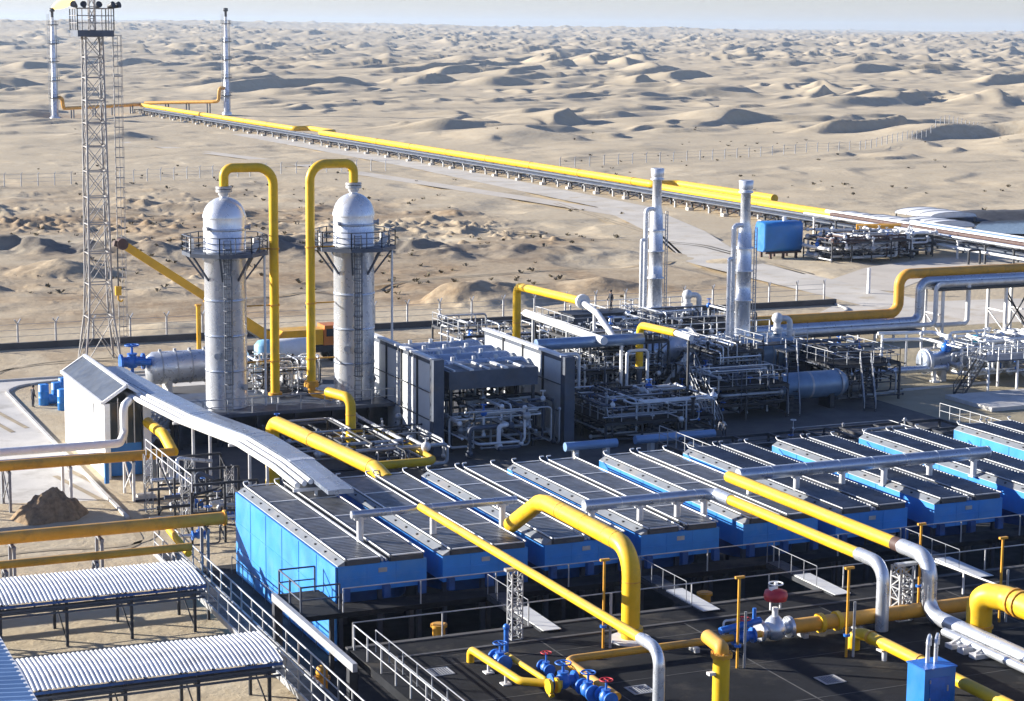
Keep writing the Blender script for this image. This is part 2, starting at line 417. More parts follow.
def sand_mat():
    m = bpy.data.materials.new('desert sand'); m.use_nodes = True
    N, L = m.node_tree.nodes, m.node_tree.links; b = N['Principled BSDF']
    b.inputs['Roughness'].default_value = .95; b.inputs['Specular IOR Level'].default_value = .1
    ge = N.new('ShaderNodeNewGeometry')
    def nz(s, d=5.):
        n = N.new('ShaderNodeTexNoise'); n.inputs['Scale'].default_value = s; n.inputs['Detail'].default_value = d
        n.inputs['Roughness'].default_value = .65; L.new(ge.outputs['Position'], n.inputs['Vector']); return n.outputs['Fac']
    def mr(s, a, b_, c=0., d=1.):
        r = N.new('ShaderNodeMapRange'); L.new(s, r.inputs[0])
        for k, v_ in enumerate((a, b_, c, d)): r.inputs[k+1].default_value = v_
        return r.outputs[0]
    def mix(f, a, c):
        x = N.new('ShaderNodeMix'); x.data_type = 'RGBA'
        for s, v_ in ((0, f), (6, a), (7, c)):
            if isinstance(v_, bpy.types.NodeSocket): L.new(v_, x.inputs[s])
            else: x.inputs[s].default_value = (*v_, 1)
        return x.outputs[2]
    def att(n):
        a = N.new('ShaderNodeAttribute'); a.attribute_name = n; return a.outputs['Fac']
    c = mix(mr(nz(.02), .35, .65), (.49, .41, .285), (.57, .485, .345))
    c = mix(mr(nz(.35), .35, .7), c, (.48, .385, .255))
    c = mix(mr(nz(1.7, 8.), .55, .68, 0, .5), c, (.37, .29, .18))
    c = mix(att('olive'), c, mix(mr(nz(.5), .35, .65), (.30, .255, .165), (.36, .31, .21)))
    c = mix(att('soil'), c, mix(mr(nz(.8), .35, .65), (.26, .18, .105), (.40, .30, .19)))
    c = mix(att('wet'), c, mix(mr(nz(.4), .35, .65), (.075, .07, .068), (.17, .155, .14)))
    L.new(c, b.inputs['Base Color'])
    bp = N.new('ShaderNodeBump'); bp.inputs['Strength'].default_value = .55; bp.inputs['Distance'].default_value = .25
    L.new(nz(.9, 9.), bp.inputs['Height']); L.new(bp.outputs[0], b.inputs['Normal'])
    return m
me.materials.append(sand_mat())

# paved areas, each a sheet a few millimetres above the one below
def strip(name, pts, m, z):
    return struct(name, MB().poly([(p[0], p[1], z) for p in pts]), m)
def ribbon(name, pts, w, m, z):
    mb = MB(); pts = [V((p[0], p[1], z)) for p in pts]; L_ = []; R__ = []
    pts = fillet(pts, 12, 8)
    for i_ in range(len(pts)):
        t = (pts[min(i_+1, len(pts)-1)]-pts[max(0, i_-1)]).normalized(); s_ = V((-t.y, t.x, 0))*(w/2)
        L_.append(pts[i_]+s_); R__.append(pts[i_]-s_)
    n = len(pts)
    mb.add(L_+R__, [(n+k, n+k+1, k+1, k) for k in range(n-1)])
    return struct(name, mb, m)
strip('process_paving', [(33.5, 107), (94, 107), (94, 164), (33.5, 164)], concd, .008)
strip('cooler_paving', [(28.2, 50), (125, 50), (125, 107), (28.2, 107)], asph2, .012)
a = [at(-60, 384), at(60, 377), at(205, 371), at(205, 388), at(70, 379.5), at(20, 386), at(9, 393), at(28, 417), at(58, 446), at(110, 500), at(-60, 506)]
strip('concrete_apron', a, conc, .004)
mb = MB()
kp = fillet([at(220, 370.5)+V((0, 0, .06)), at(70, 380)+V((0, 0, .06)), at(2, 388)+V((0, 0, .06)), at(60, 449)+V((0, 0, .06)), at(128, 519)+V((0, 0, .06))], 6, 8)
for p, q in zip(kp, kp[1:]): mb.bar(p, q, .22, .2)
struct('apron_kerb', mb, kerbm)
mb = MB(); kp = fillet([at(-40, 388.5), at(60, 379.0), at(330, 362)], 0)
mb.bar(at(-60, 385.5)+V((0, 0, .06)), at(330, 360)+V((0, 0, .06)), .2, .2); struct('roadside_kerb', mb, kerbm)
strip('pond_water', [(p.x, p.y) for p in (at(968, 233), at(1100, 236), at(1100, 222), at(985, 219))], mat('pond water', (.05, .075, .10), .12, var=.2), .05)
strip('service_road', [(95, 172.5), (101, 170.3), (200, 170.3), (200, 180), (136, 187), (122, 187.5), (112, 178), (100, 176)], roadm, .012)
mb = MB(); kp = fillet([V((101, 176.3, .06)), V((110, 177.7, .06)), V((122, 183.5, .06)), V((123.2, 188.6, .06))], 6, 8)
for p, q in zip(kp, kp[1:]): mb.bar(p, q, .2, .24)
struct('road_kerb', mb, kerbm)
ribbon('pipeline_road', [(130, 184), (132, 230), (146, 268), (158, 310), (163, 420), (164, 560)], 9, roadm, .03)
ribbon('sand_track', [(152, 290), (149, 330), (140, 420), (120, 540)], 5, dirtroad, .024)
ribbon('yard_track', [(133, 200), (150, 214), (166, 220), (210, 205)], 10, dirtroad, .026)

# wheel tracks across the yard and the sand
trk = mat('wheel rut', (.36, .29, .19), .95, var=.3, scale=.6)
for pts in ([(26, 150), (24, 165), (30, 180), (70, 181), (94, 180)], [(60, 215), (90, 226), (128, 232), (140, 262), (150, 320)], [(70, 330), (110, 290), (140, 250), (136, 215)],
            [(10, 112), (20, 113.5), (27, 112), (28, 122), (26, 134)], [(10, 90.5), (18, 91), (24, 90)]):
    for o_ in (-.9, .9):
        P = fillet([V((x_+o_*.7, y_+o_*.7, .03)) for x_, y_ in pts], 9, 7)
        mb = MB(); Lf, Rf = [], []
        for k in range(len(P)):
            t_ = (P[min(k+1, len(P)-1)]-P[max(0, k-1)]).normalized(); s_ = V((-t_.y, t_.x, 0))*.2; Lf.append(P[k]+s_); Rf.append(P[k]-s_)
        n_ = len(P); mb.add(Lf+Rf, [(n_+k, n_+k+1, k+1, k) for k in range(n_-1)]); struct('wheel_track', mb, trk)
# dry scrub tufts scattered over the graded sand
mb = MB(); rg = random.Random(17); cnt = 0
while cnt < 330:
    px, py = rg.uniform(-20, 1040), 128+170*rg.random()**.8
    p = at(px, py, 0)
    if p.y < 200 or abs(p.x-168) < 8 or (px > 640 and py > 215): continue
    if noi(np.array([p.x]), np.array([p.y]), 30, 120)[0] < -.05: continue
    z_ = float(terrain(np.array([p.x]), np.array([p.y]))[0][0]); q_ = .22+.3*rg.random()
    for k in range(7):
        a_ = rg.uniform(0, 6.28); b_ = a_+.9; c_ = V((p.x, p.y, z_-.05)); r_ = q_*rg.uniform(.7, 1.4)
        mb.add([c_+V((.12*math.cos(a_), .12*math.sin(a_), 0)), c_+V((r_*math.cos(a_), r_*math.sin(a_), q_*rg.uniform(.5, 1.3))), c_+V((r_*math.cos(b_), r_*math.sin(b_), q_*rg.uniform(.4, 1.1)))], [(0, 1, 2)])
    cnt += 1
o_ = mb.build('scrub', mat('dry scrub', (.13, .105, .06), .9, var=.35, scale=2.)); o_['kind'] = 'stuff'

# ------------------------------------------------------------------ sky, sun and air
w = bpy.data.worlds.new('World'); sc.world = w; w.use_nodes = True
N, L = w.node_tree.nodes, w.node_tree.links
SUN_EL = 16.; SUN_BK = R(12)
# light travels to the right in the picture and a little towards the camera
hx = V((math.cos(TH), -math.sin(TH), 0)); hf = V((math.sin(TH), math.cos(TH), 0))
to_sun = (-hx*math.cos(SUN_BK)+hf*math.sin(SUN_BK))*math.cos(R(SUN_EL))+V((0, 0, math.sin(R(SUN_EL))))
sky = N.new('ShaderNodeTexSky'); sky.sky_type = 'NISHITA'; sky.sun_disc = False
sky.sun_elevation = R(SUN_EL); sky.sun_rotation = math.atan2(to_sun.x, to_sun.y)
sky.altitude = 0; sky.air_density = 1.0; sky.dust_density = 0.1; sky.ozone_density = 2.
# the photograph's cool white balance on the sky light
wb = N.new('ShaderNodeMix'); wb.data_type = 'RGBA'; wb.blend_type = 'MULTIPLY'; wb.inputs[0].default_value = 1.
wb.inputs[7].default_value = (.90, .92, 1.30, 1); L.new(sky.outputs[0], wb.inputs[6])
bg = N['Background']; bg.inputs['Strength'].default_value = .058; L.new(wb.outputs[2], bg.inputs['Color'])
sd = bpy.data.lights.new('sun', 'SUN'); sd.energy = 5.; sd.angle = R(.53); sd.color = (1, .95, .87)
so = bpy.data.objects.new('sun', sd); COL.objects.link(so); so.location = (-50, 60, 120)
so.rotation_euler = (-to_sun).to_track_quat('-Z', 'Y').to_euler()
sc.view_settings.view_transform = 'Standard'; sc.view_settings.look = 'None'
sc.view_settings.gamma = 1; sc.view_settings.exposure = 1.27; sc.view_settings.use_curve_mapping = False
hm = bpy.data.materials.new('haze'); hm.use_nodes = True; n = hm.node_tree.nodes; l = hm.node_tree.links
n.remove(n['Principled BSDF']); pv = n.new('ShaderNodeVolumePrincipled')
pv.inputs['Color'].default_value = (.66, .82, 1., 1); pv.inputs['Density'].default_value = 6.5e-5; pv.inputs['Anisotropy'].default_value = .2
l.new(pv.outputs[0], n['Material Output'].inputs['Volume'])
zlo = float(Z.min())-1.
mb = MB(); c0 = hf*7000
hz = [c0-hx*13000-hf*7400, c0+hx*13000-hf*7400, c0+hx*13000+hf*10500, c0-hx*13000+hf*10500]
mb.poly([(p.x, p.y) for p in hz], zlo, 125.)
ho = mb.build('haze', hm); ho['kind'] = 'stuff'
# ------------------------------------------------------------------ row of blue air coolers
CX = [30.0, 35.4, 40.9, 46.3, 52.3, 58.0, 64.3, 70.7, 78.0, 84.4, 91.2]
CW, CY0, CY1 = 4.55, 88.0, 105.0
words = ['first blue air cooler, with the full-height bright blue end wall', 'second blue air cooler from the end wall, beneath the first yellow line',
 'third blue air cooler from the end wall, behind the thick yellow hoop pipe', 'fourth blue air cooler from the end wall, under the short middle header',
 'fifth blue air cooler from the end wall, under the elbow of a silver header', 'sixth blue air cooler from the end wall, under the long silver header',
 'seventh blue air cooler from the end wall, crossed by the long silver header', 'eighth blue air cooler from the end wall, with a wide bright blue side',
 'ninth blue air cooler from the end wall, beyond the end of the long header', 'tenth blue air cooler from the end wall, at the edge of the picture',
 'eleventh blue air cooler, last of the row and mostly out of frame']
def make_cooler(i=0, opened=False):
    x = CX[i]
    t = thing('air_cooler', words[i], 'air cooler', (x, CY0, 0), 'blue air coolers in one row')
    m = MB(); m.box(x, x+CW, CY0, CY1, 3.35, 4.66)
    for k in range(1, 6): m.box(x-.02, x+.01, CY0+17*k/6-.04, CY0+17*k/6+.04, 3.36, 4.64)
    for xx in (x+CW*.33, x+CW*.66): m.box(xx-.03, xx+.03, CY0-.02, CY0+.01, 3.36, 4.64)
    m.box(x+.02, x+CW-.02, CY0-.018, CY0+.01, 3.97, 4.03); m.build('casing', blue, t)
    m = MB(); m.box(x+CW*.5-.22, x+CW*.5+.22, CY0-.03, CY0-.021, 4.2, 4.42); m.build('name_plate', galv, t)
    m = MB()
    for yy in (CY0+.4, CY0+5.6, CY0+11.3, CY1-.4):
        for xx in (x+.25, x+CW/2, x+CW-.25): m.box(xx-.11, xx+.11, yy-.11, yy+.11, 0, 3.345)
    m.build('leg_frame', darkb, t)
    for k in range(3):
        m = MB(); cy = CY0+2.9+5.6*k; m.lathe((x+CW/2, cy, 2.5), [(2.3, .84), (2.15, .3), (2.15, 0)], 20, caps=False); m.box(x+CW/2-.3, x+CW/2+.3, cy-.3, cy+.3, 1.9, 3.3)
        m.build('fan_ring', blued, t)
    m = MB()          # sloping dusty skirt along the left edge, with its bolts
    m.hexa([(x-.02, CY0+.02, 4.663), (x+.36, CY0+.02, 4.663), (x+.36, CY1-.02, 4.663), (x-.02, CY1-.02, 4.663)],
           [(x+.0, CY0+.02, 4.7), (x+.36, CY0+.02, 4.9), (x+.36, CY1-.02, 4.9), (x+.0, CY1-.02, 4.7)])
    m.build('skirt_sheet', skirt, t)
    m = MB()
    for k in range(11): m.box(x+.13, x+.22, CY0+.8+1.55*k, CY0+.92+1.55*k, 4.7, 4.86)
    m.build('bolt_row', dark, t)
    for bx in (x+.4, x+2.65):
        bw = 1.75
        m = MB(); m.box(bx, bx+bw, CY0+.03, CY1-.05, 4.665, 4.9); m.box(bx+.05, bx+bw-.05, CY0-.03, CY0+.02, 4.68, 4.88)
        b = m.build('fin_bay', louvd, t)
        m = MB(); k = 0
        yy = CY0+.25
        while yy < CY1-.3:
            
            if opened: m.hexa([(bx+.08, yy-.05, 4.9), (bx+bw-.08, yy-.05, 4.9), (bx+bw-.08, yy-.03, 4.9), (bx+.08, yy-.03, 4.9)], [(bx+.08, yy+.05, 5.06), (bx+bw-.08, yy+.05, 5.06), (bx+bw-.08, yy+.07, 5.06), (bx+.08, yy+.07, 5.06)])
            else: m.bar((bx+.08, yy, 4.94), (bx+bw-.08, yy, 4.94), .21, .025)
            yy += .29
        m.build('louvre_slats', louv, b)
        m = MB()
        for xx in (bx-.02, bx+bw+.02):
            m.cyl((xx, CY0-.02, 4.99), (xx, CY1+.02, 4.99), .042, n=6)
            m.tube([(xx, CY1, 4.99), (xx, CY1+.25, 5.14), (xx+.3, CY1+.3, 5.14)], .04, 5, .1)
        for yy in (CY0+.02, CY0+4.2, CY0+8.5, CY0+12.7, CY1-.05): m.bar((bx+.1, yy, 4.97), (bx+bw-.1, yy, 4.97), .09, .05)
        m.build('edge_rail', galv if opened else whiter, b)
    m = MB()
    for xx in (x+2.3, x+2.5): m.cyl((xx, CY0+.1, 4.76), (xx, CY1-.1, 4.76), .07, n=6)
    m.build('header_tube', galv, t)
    m = MB()
    for xx in (x+.35, x+2.4, x+4.25): m.box(xx-.16, xx+.16, CY0-.35, CY0-.01, 3.0, 3.6)
    m.build('foot', blued, t)
    return t
cool = make_cooler()
for i, cx in enumerate(CX[1:5], 1): copy_tree(cool, words[i], (cx, CY0, 0))
opn = make_cooler(5, True)
for i, cx in enumerate(CX[6:], 6): copy_tree(opn, words[i], (cx, CY0, 0))
m = MB(); m.box(29.86, 29.94, CY0-.02, CY1+.02, .02, 4.65)
wall = m.build('end_wall', blue, cool)
m = MB()
for k in range(1, 6): m.box(29.835, 29.858, CY0+17*k/6-.04, CY0+17*k/6+.04,   .05, 4.6)
for z in (1.5, 3.0): m.box(29.835, 29.857, CY0, CY1, z-.03, z+.03)
m.build('wall_seams', blue, wall)
m = MB(); railing(m, [(29.6, CY0, .02), (29.6, CY1, .02)], 1.0, 2.2, .025, 0); m.build('wall_rail', darkb, wall)

# ------------------------------------------------------------------ silver headers on posts above the coolers
def header(name, label, x0, x1, y, z, r, posts, cat='header pipe', foot=4.67, elbow=None, group='silver headers above the coolers', m_=None):
    t = thing(name, label, cat, (x0, y, foot), group)
    m = MB(); pts = [(x0, y, z), (x1, y, z)]
    if elbow: pts.append(elbow)
    m.tube(pts, r, 14, r*2.2); m.build('pipe', m_ or silverd, t)
    m = MB()
    for xe in (x0, x1):
        if not (elbow and xe == x1): m.lathe((xe, y, z), [(r*1.02, -.06), (r*1.02, .06)], 14, 'x')
    k = x0+2
    while k < x1: flange(m, (k, y, z), (1, 0, 0), r*1.03, .06); k += 2.2
    m.build('cladding_band', silver, t)
    for px in posts:
        m = MB(); m.cyl((px, y, foot), (px, y, z-r*.6), .18, n=8); m.bar((px-.3, y, z-r-.03), (px+.3, y, z-r-.03), .16, .1); m.box(px-.22, px+.22, y-.22, y+.22, foot, foot+.08)
        p = m.build('post', whiter, t)
    return t
header('silver_header', 'short thin silver header on white posts over the first two coolers', 31.9, 40.7, 91.3, 6.3, .2, (32.3, 36.2, 40.0))
header('silver_header', 'short silver header beside the thick yellow hoop, above the middle coolers', 44.0, 51.5, 89.9, 6.0, .3, (44.4, 47.2, 49.4, 51.0), elbow=(51.5, 88.0, 6.05))
header('silver_header', 'longest silver header, on six white posts over the right-hand coolers', 54.9, 71.5, 93.0, 6.05, .36, (55.6, 58.6, 61.6, 64.4, 67.5, 70.6))

# ------------------------------------------------------------------ bitumen deck, pit and platform in front of the coolers (3 m above the yard)
m = MB(); m.box(28.0, 125, 48, 80.55, 2.62, 3.0); struct('deck_floor', m, asph)
m = MB()
for k in range(13): m.box(29+7.3*k, 29.07+7.3*k, 48.2, 78.5, 3.0005, 3.006)
for k in range(6): m.box(28.2, 124, 52.4+4.9*k, 52.46+4.9*k, 3.0062, 3.01)
struct('deck_seams', m, mat('dusty deck seam', (.07, .068, .066), .9, var=.5, scale=1.2))
m = MB(); m.box(27.9, 125, 80.552, 80.85, 2.5, 3.06); struct('deck_edge_kerb', m, concd)
m = MB(); m.box(29.5, 125, 78.55, 78.75, 3.002, 3.05); struct('deck_cable_kerb', m, concd)
m = MB()
for xx in range(30, 125, 6):
    for yy in (52, 60, 68, 76): m.box(xx, xx+.35, yy, yy+.35, 0, 2.615)
m.build('deck_columns', dark)['kind'] = 'structure'
m = MB(); m.box(27.6, 100, 86.0, 87.55, 2.75, 3.0)
m.box(27.6, 29.75, 87.552, 90.2, 2.75, 3.0); struct('cooler_platform', m, asph)
m = MB()
for xx in [29.0+4*k for k in range(18)]: m.box(xx, xx+.2, 86.2, 86.4, 0, 2.745)
m.build('platform_columns', dark)['kind'] = 'structure'
t = thing('edge_beam', 'grey steel edge beam on dark columns, left of the pit', 'beam', (27.6, 84, 0))
m = MB(); m.box(27.34, 27.56, 78.3, 90.1, 2.72, 3.1); m.build('beam', galv, t)
m = MB(); m.box(27.3, 27.7, 89.5, 89.9, 0, 2.715); m.build('column', dark, t)
m = MB(); m.box(27.3, 27.7, 78.6, 79.0, 0, 2.715); m.build('column', dark, t)

def guard(name, label, pts, h=1.1, sp=2.2, r=.03, mids=0, mt=None, cat='railing', group='handrails of the deck and platform'):
    t = thing(name, label, cat, pts[0], group)
    pts = [V(p) for p in pts]
    m = MB(); zz = V((0, 0, 1))
    for a, b in zip(pts, pts[1:]):
        m.cyl(a+zz*h, b+zz*h, r, n=7)
        for j in range(mids): m.cyl(a+zz*h*(j+1)/(mids+1), b+zz*h*(j+1)/(mids+1), r*.8, n=6)
    m.build('rail', mt or galv, t)
    for a, b in zip(pts, pts[1:]):
        n = max(1, round((b-a).length/sp))
        for k in range(n+1):
            p = a.lerp(b, k/n)
            if k == 0 and (a-pts[0]).length > .01: continue
            m = MB(); m.bar(p, p+zz*h, r*1.8); m.build('post', mt or galv, t)
    return t
guard('handrail', 'long handrail on the platform edge in front of the blue coolers', [(29.6, 86.08, 3.0), (92, 86.08, 3.0)], 1.15, 3.9)
guard('handrail', 'long handrail along the far edge of the black deck, before the pit', [(28.2, 80.7, 3.06), (92, 80.7, 3.06)], 1.1, 4.2)
guard('handrail', 'dark corner guard rail in front of the bright blue end wall', [(29.6, 86.6, 3.0), (27.7, 86.6, 3.0), (27.7, 90, 3.0), (29.5, 90, 3.0)], 1.25, 1.9, .045, 1, darkb)
guard('handrail', 'grey double handrail descending out of frame on the left deck edge', [(28.15, 80.4, 3.0), (28.15, 56, 3.0)], 1.15, 1.7, .035, 1, galv)
m = MB(); railing(m, [(28.95, 79.8, 3.0), (28.95, 58, 3.0)], 1.0, 1.7, .03, 1)
tag(m.build('handrail', grey, loc=(28.95, 70, 3)), 'darker inner handrail beside the double one on the left deck edge', 'railing', 'handrails of the deck and platform')

br_l = ['footbridge with a pale landing plate over the pit, beside the lattice pipe support', 'footbridge with a pale landing plate over the pit, right of the thick yellow hoop', 'footbridge with a pale landing plate over the pit, behind the red-topped valve', 'footbridge with a pale landing plate over the pit, behind the two silver elbows']
def make_bridge(x):
    t = thing('footbridge', br_l[0], 'footbridge', (x, 83, 3), 'footbridges over the pit')
    m = MB(); m.box(x-.45, x+.45, 83.3, 86.0, 3.07, 3.13); m.build('walk_grating', dark, t)  # one plank: dark half painted for cooler shade, pale half for sun
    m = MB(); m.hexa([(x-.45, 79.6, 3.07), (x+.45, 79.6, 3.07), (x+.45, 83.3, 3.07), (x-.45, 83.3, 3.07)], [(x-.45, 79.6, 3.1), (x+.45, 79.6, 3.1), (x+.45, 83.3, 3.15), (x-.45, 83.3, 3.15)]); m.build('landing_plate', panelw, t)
    m = MB()
    for s_ in (-.48, .48): m.box(x+s_-.04, x+s_+.04, 79.7, 85.97, 2.85, 3.06)
    m.build('side_beam', dark, t)
    m = MB(); railing(m, [(x-.5, 81.2, 3.13), (x-.5, 85.9, 3.13)], 1.0, 1.2, .02, 0); m.build('handrail', grey, t)
    return t
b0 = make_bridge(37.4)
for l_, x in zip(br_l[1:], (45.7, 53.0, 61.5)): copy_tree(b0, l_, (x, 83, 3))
# things standing in the pit
m = MB()
for k, z in enumerate((1.0, 1.5, 2.0)): m.cyl((30, 81.6+.7*k, z), (110, 81.6+.7*k, z), .16, n=8)
for xx in range(32, 110, 6): m.bar((xx, 82.3, .2), (xx, 82.3, 2.2), .12); m.bar((xx, 81.3, .8), (xx, 83.3, .8), .1)
tag(m.build('pit_pipe_bundle', darkb, loc=(60, 82, 0)), 'dark bundle of pipes on brackets running along the pit', 'pipes')
for x, l_ in ((33.6, 'stub of ochre pipe rising in the pit left of the lattice support'), (47.8, 'stub of ochre pipe rising in the pit behind the tall yellow riser'), (59.5, 'stub of ochre pipe rising in the pit behind the silver elbows')):
    m = MB(); m.cyl((x, 84, .02), (x, 84, 2.6), .3, n=12); flange(m, (x, 84, 2.5), (0, 0, 1), .4, .12)
    tag(m.build('riser_stub', ochre, loc=(x, 84, 0)), l_, 'pipe', 'ochre stubs in the pit')

# ------------------------------------------------------------------ yellow and silver lines over the deck
def pipe_thing(name, label, runs, loc, cat='pipe', group=None, supports=(), bands=(), flanges=()):
    """runs: (part name, points, radius, material, bend)"""
    t = thing(name, label, cat, loc, group)
    for nm, pts, r, mt, bend in runs:
        m = MB(); m.tube(pts, r, 16 if r > .25 else 12, bend, 8); m.build(nm, mt, t)
        if mt in (yellow, ochre):
            a_, b_ = max(zip(map(V, pts), map(V, pts[1:])), key=lambda e: (e[1]-e[0]).length); L_ = (b_-a_).length
            for k in (.22, .47, .73):
                if L_ > 5: m = MB(); flange(m, a_.lerp(b_, k), b_-a_, r*1.025, .05); m.build('weld_band', ochre if mt is yellow else yellow, t)
    for p, ax, r, tt, mt in flanges:
        m = MB(); flange(m, p, ax, r, tt); m.build('flange', mt, t)
    for nm, mb_, mt in supports: mb_.build(nm, mt, t)
    return t
PX = 35.4
s1 = MB(); truss(s1, (PX, 79.3, 3.02), (PX, 79.3, 6.15), .5, .5, 7, .06); s1.bar((PX-.5, 79.3, 6.22), (PX+.5, 79.3, 6.22), .3, .12)
pipe_thing('yellow_line', 'slim yellow line sloping from the short header to a silver elbow, on a lattice support',
  [('pipe', [(PX, 91.0, 6.45), (PX, 67.2, 6.5)], .2, yellow, 0), ('silver_elbow', [(PX, 67.2, 6.5), (PX, 65.6, 6.5), (PX, 65.6, 3.0)], .235, silver, .7)],
  (PX, 79.3, 3), 'pipe', 'yellow lines over the deck', [('lattice_support', s1, galv)])
hp = [(40.1, 90.4, 5.25), (40.1, 87.0, 7.15), (40.1, 86.0, 7.3), (40.1, 77.1, 7.25), (40.1, 77.1, 3.0)]
pd = MB(); pd.cyl((40.1, 77.1, 3.002), (40.1, 77.1, 3.12), .95, n=24)
pipe_thing('yellow_hoop_pipe', 'thick yellow hoop pipe dropping from the coolers to the black deck', [('pipe', hp, .42, yellow, 1.35)], (40.1, 77.1, 3), 'pipe',
  'yellow lines over the deck', [('base_ring', pd, white)], flanges=[((40.1, 84.5, 7.29), (0, 1, 0), .435, .06, ochre), ((40.1, 77.1, 5.75), (0, 0, 1), .435, .06, ochre), ((40.1, 78.6, 7.26), (0, 1, 0), .435, .06, ochre), ((40.1, 77.1, 3.45), (0, 0, 1), .58, .1, ochre), ((40.1, 77.1, 3.57), (0, 0, 1), .58, .1, yellow)])
X1 = 51.5
pipe_thing('yellow_line', 'middle yellow line that ends in the nearer of two tall silver elbows',
  [('pipe', [(X1, 88.1, 6.05), (X1, 76.2, 6.1)], .27, yellow, 0), ('silver_elbow', [(X1, 76.2, 6.1), (X1, 74.1, 6.1), (X1, 74.1, 3.0)], .31, silver, .9),
   ('silver_cap', [(X1, 89.6, 6.05), (X1, 88.05, 6.05)], .3, silver, 0)], (X1, 74, 3), 'pipe', 'yellow lines over the deck')
X2 = 54.2
s2 = MB(); truss(s2, (X2-.9, 75.2, 3.02), (X2-.9, 75.2, 5.6), .7, .7, 5, .08); s2.bar((X2-1.3, 75.2, 5.65), (X2+.6, 75.2, 5.65), .3, .14)
pipe_thing('yellow_line', 'outer yellow line with a brown joint and a silver elbow, then silver to the edge',
  [('pipe', [(X2, 92.9, 6.05), (X2, 77.2, 6.1)], .32, yellow, 0), ('brown_joint', [(X2, 77.2, 6.1), (X2, 76.6, 6.1)], .34, brown, 0),
   ('silver_elbow', [(X2, 76.6, 6.1), (X2, 74.3, 6.1), (X2, 74.3, 3.45), (X2, 72.6, 3.42), (X2, 52, 3.4)], .36, silver, 1.0),
   ('branch_pipe', [(X2-.75, 72.0, 3.3), (X2-.75, 52, 3.28)], .2, silver, 0)], (X2, 75, 3), 'pipe', 'yellow lines over the deck', [('lattice_support', s2, galv)])

# run of yellow pipe lying along the deck with the red-topped valve
YR = 74.6
t = thing('yellow_deck_run', 'yellow run lying along the black deck, thick right of its red-topped valve', 'pipe', (46, YR, 3))
m = MB(); m.tube([(46.9, YR, 3.55), (58, YR, 3.55)], .34, 16); m.build('pipe', ochre, t)
m = MB(); c = at(566, 662, 3.45); m.tube([(c.x+.2, c.y-4.5, 3.3), (c.x+.1, c.y+.3, 3.45), (45.2, YR-.3, 3.5)], .17, 12, .5); m.build('branch_pipe', ochre, t)
for x in (48.5, 49.4):
    m = MB(); flange(m, (x, YR, 3.55), (1, 0, 0), .45, .22); m.build('flange', yellow, t)
m = MB()
for x in (42, 47.6, 50.5): m.box(x-.12, x+.12, YR-.3, YR+.3, 3.002, 3.22)
m.build('saddle', galv, t)
t = thing('control_valve', 'control valve with a red round actuator on a silver body on the deck run', 'valve', (45.9, YR-.1, 3))
m = MB(); p = V((46.1, YR, 3.55)); m.cyl(p-V((.75, 0, 0)), p+V((.75, 0, 0)), .3, n=14); m.lathe(p, [(.3, -.45), (.55, -.2), (.58, .1), (.4, .4), (.2, .6)], 14)
for k in (-.75, .75): flange(m, p+V((k, 0, 0)), (1, 0, 0), .5, .16)
m.build('valve_body', silver, t)
m = MB(); m.cyl(p+V((0, 0, .5)), p+V((0, 0, 1.0)), .14, n=8); m.bar(p+V((-.25, 0, .9)), p+V((-.25, 0, 1.35)), .07); m.bar(p+V((.25, 0, .9)), p+V((.25, 0, 1.35)), .07); m.build('yoke', white, t)
m = MB(); m.lathe(p+V((0, 0, 1.55)), [(.12, -.3), (.5, -.2), (.55, 0), (.5, .2), (.15, .32)], 16); m.build('actuator', red, t)
m = MB(); m.cyl(p+V((0, 0, 1.85)), p+V((0, 0, 2.15)), .09, n=8); m.ring(p+V((0, 0, 2.1)), .32, .035, 14); m.box(p.x-.3, p.x-.05, p.y-.1, p.y+.1, 5.3, 5.5); m.build('top_works', white, t)
t = thing('gate_valve', 'blue gate valve with a bent white tube, left of the red-topped valve', 'valve', (44.4, YR-.3, 3))
valve_parts(t, (44.3, YR-.3, 3.5), (1, 0, 0), .2, bluev, red, .5)
m = MB(); m.tube([(43.4, YR-.1, 3.6), (43.4, YR-.1, 4.25), (44.2, YR-.1, 4.25)], .05, 6, .12); m.build('bent_tube', whiter, t)
m = MB(); m.cyl((43.0, YR-.5, 3.95), (45.2, YR-.2, 4.1), .16, n=10); m.cyl((44.9, YR-.2, 4.1), (44.9, YR-.2, 4.7), .09, n=8); m.build('actuator_cylinder', bluev, t)

# cluster of small yellow pipes with blue valves, bottom of the frame
c0 = at(500, 668, 3.45)
t = thing('yellow_manifold', 'small yellow manifold with two bends near the lattice support, bottom of the deck', 'pipe manifold', (c0.x, c0.y, 3))
a0 = at(474, 652, 3.5); a1 = at(517, 680, 3.5); a2 = at(560, 686, 3.5)
m = MB(); m.tube([(a0.x-.1, a0.y+.15, 3.02), (a0.x-.1, a0.y+.15, 3.6), (a1.x, a1.y-.3, 3.55), (a2.x+.1, a2.y, 3.55)], .17, 12, .4); m.build('pipe', yellow, t)
b0_ = at(514, 662, 3.5); b1_ = at(548, 684, 3.5)
m = MB(); m.tube([(b0_.x, b0_.y+.9, 3.02), (b0_.x, b0_.y+.9, 3.6), (b1_.x, b1_.y+.3, 3.6), (b1_.x, b1_.y-.4, 3.1)], .12, 10, .3); m.build('branch_pipe', yellow, t)
m = MB(); flange(m, (a2.x-.5, a2.y, 3.55), (1, 0, 0), .32, .12); flange(m, (a2.x-.15, a2.y, 3.55), (1, 0, 0), .32, .12); m.build('flange', yellow, t)
m = MB()
for p in (a0.lerp(a1, .35), a0.lerp(a1, .75)): m.cyl((p.x, p.y, 3.0), (p.x, p.y, 3.5), .07, n=8); m.box(p.x-.2, p.x+.2, p.y-.2, p.y+.2, 3.002, 3.06)
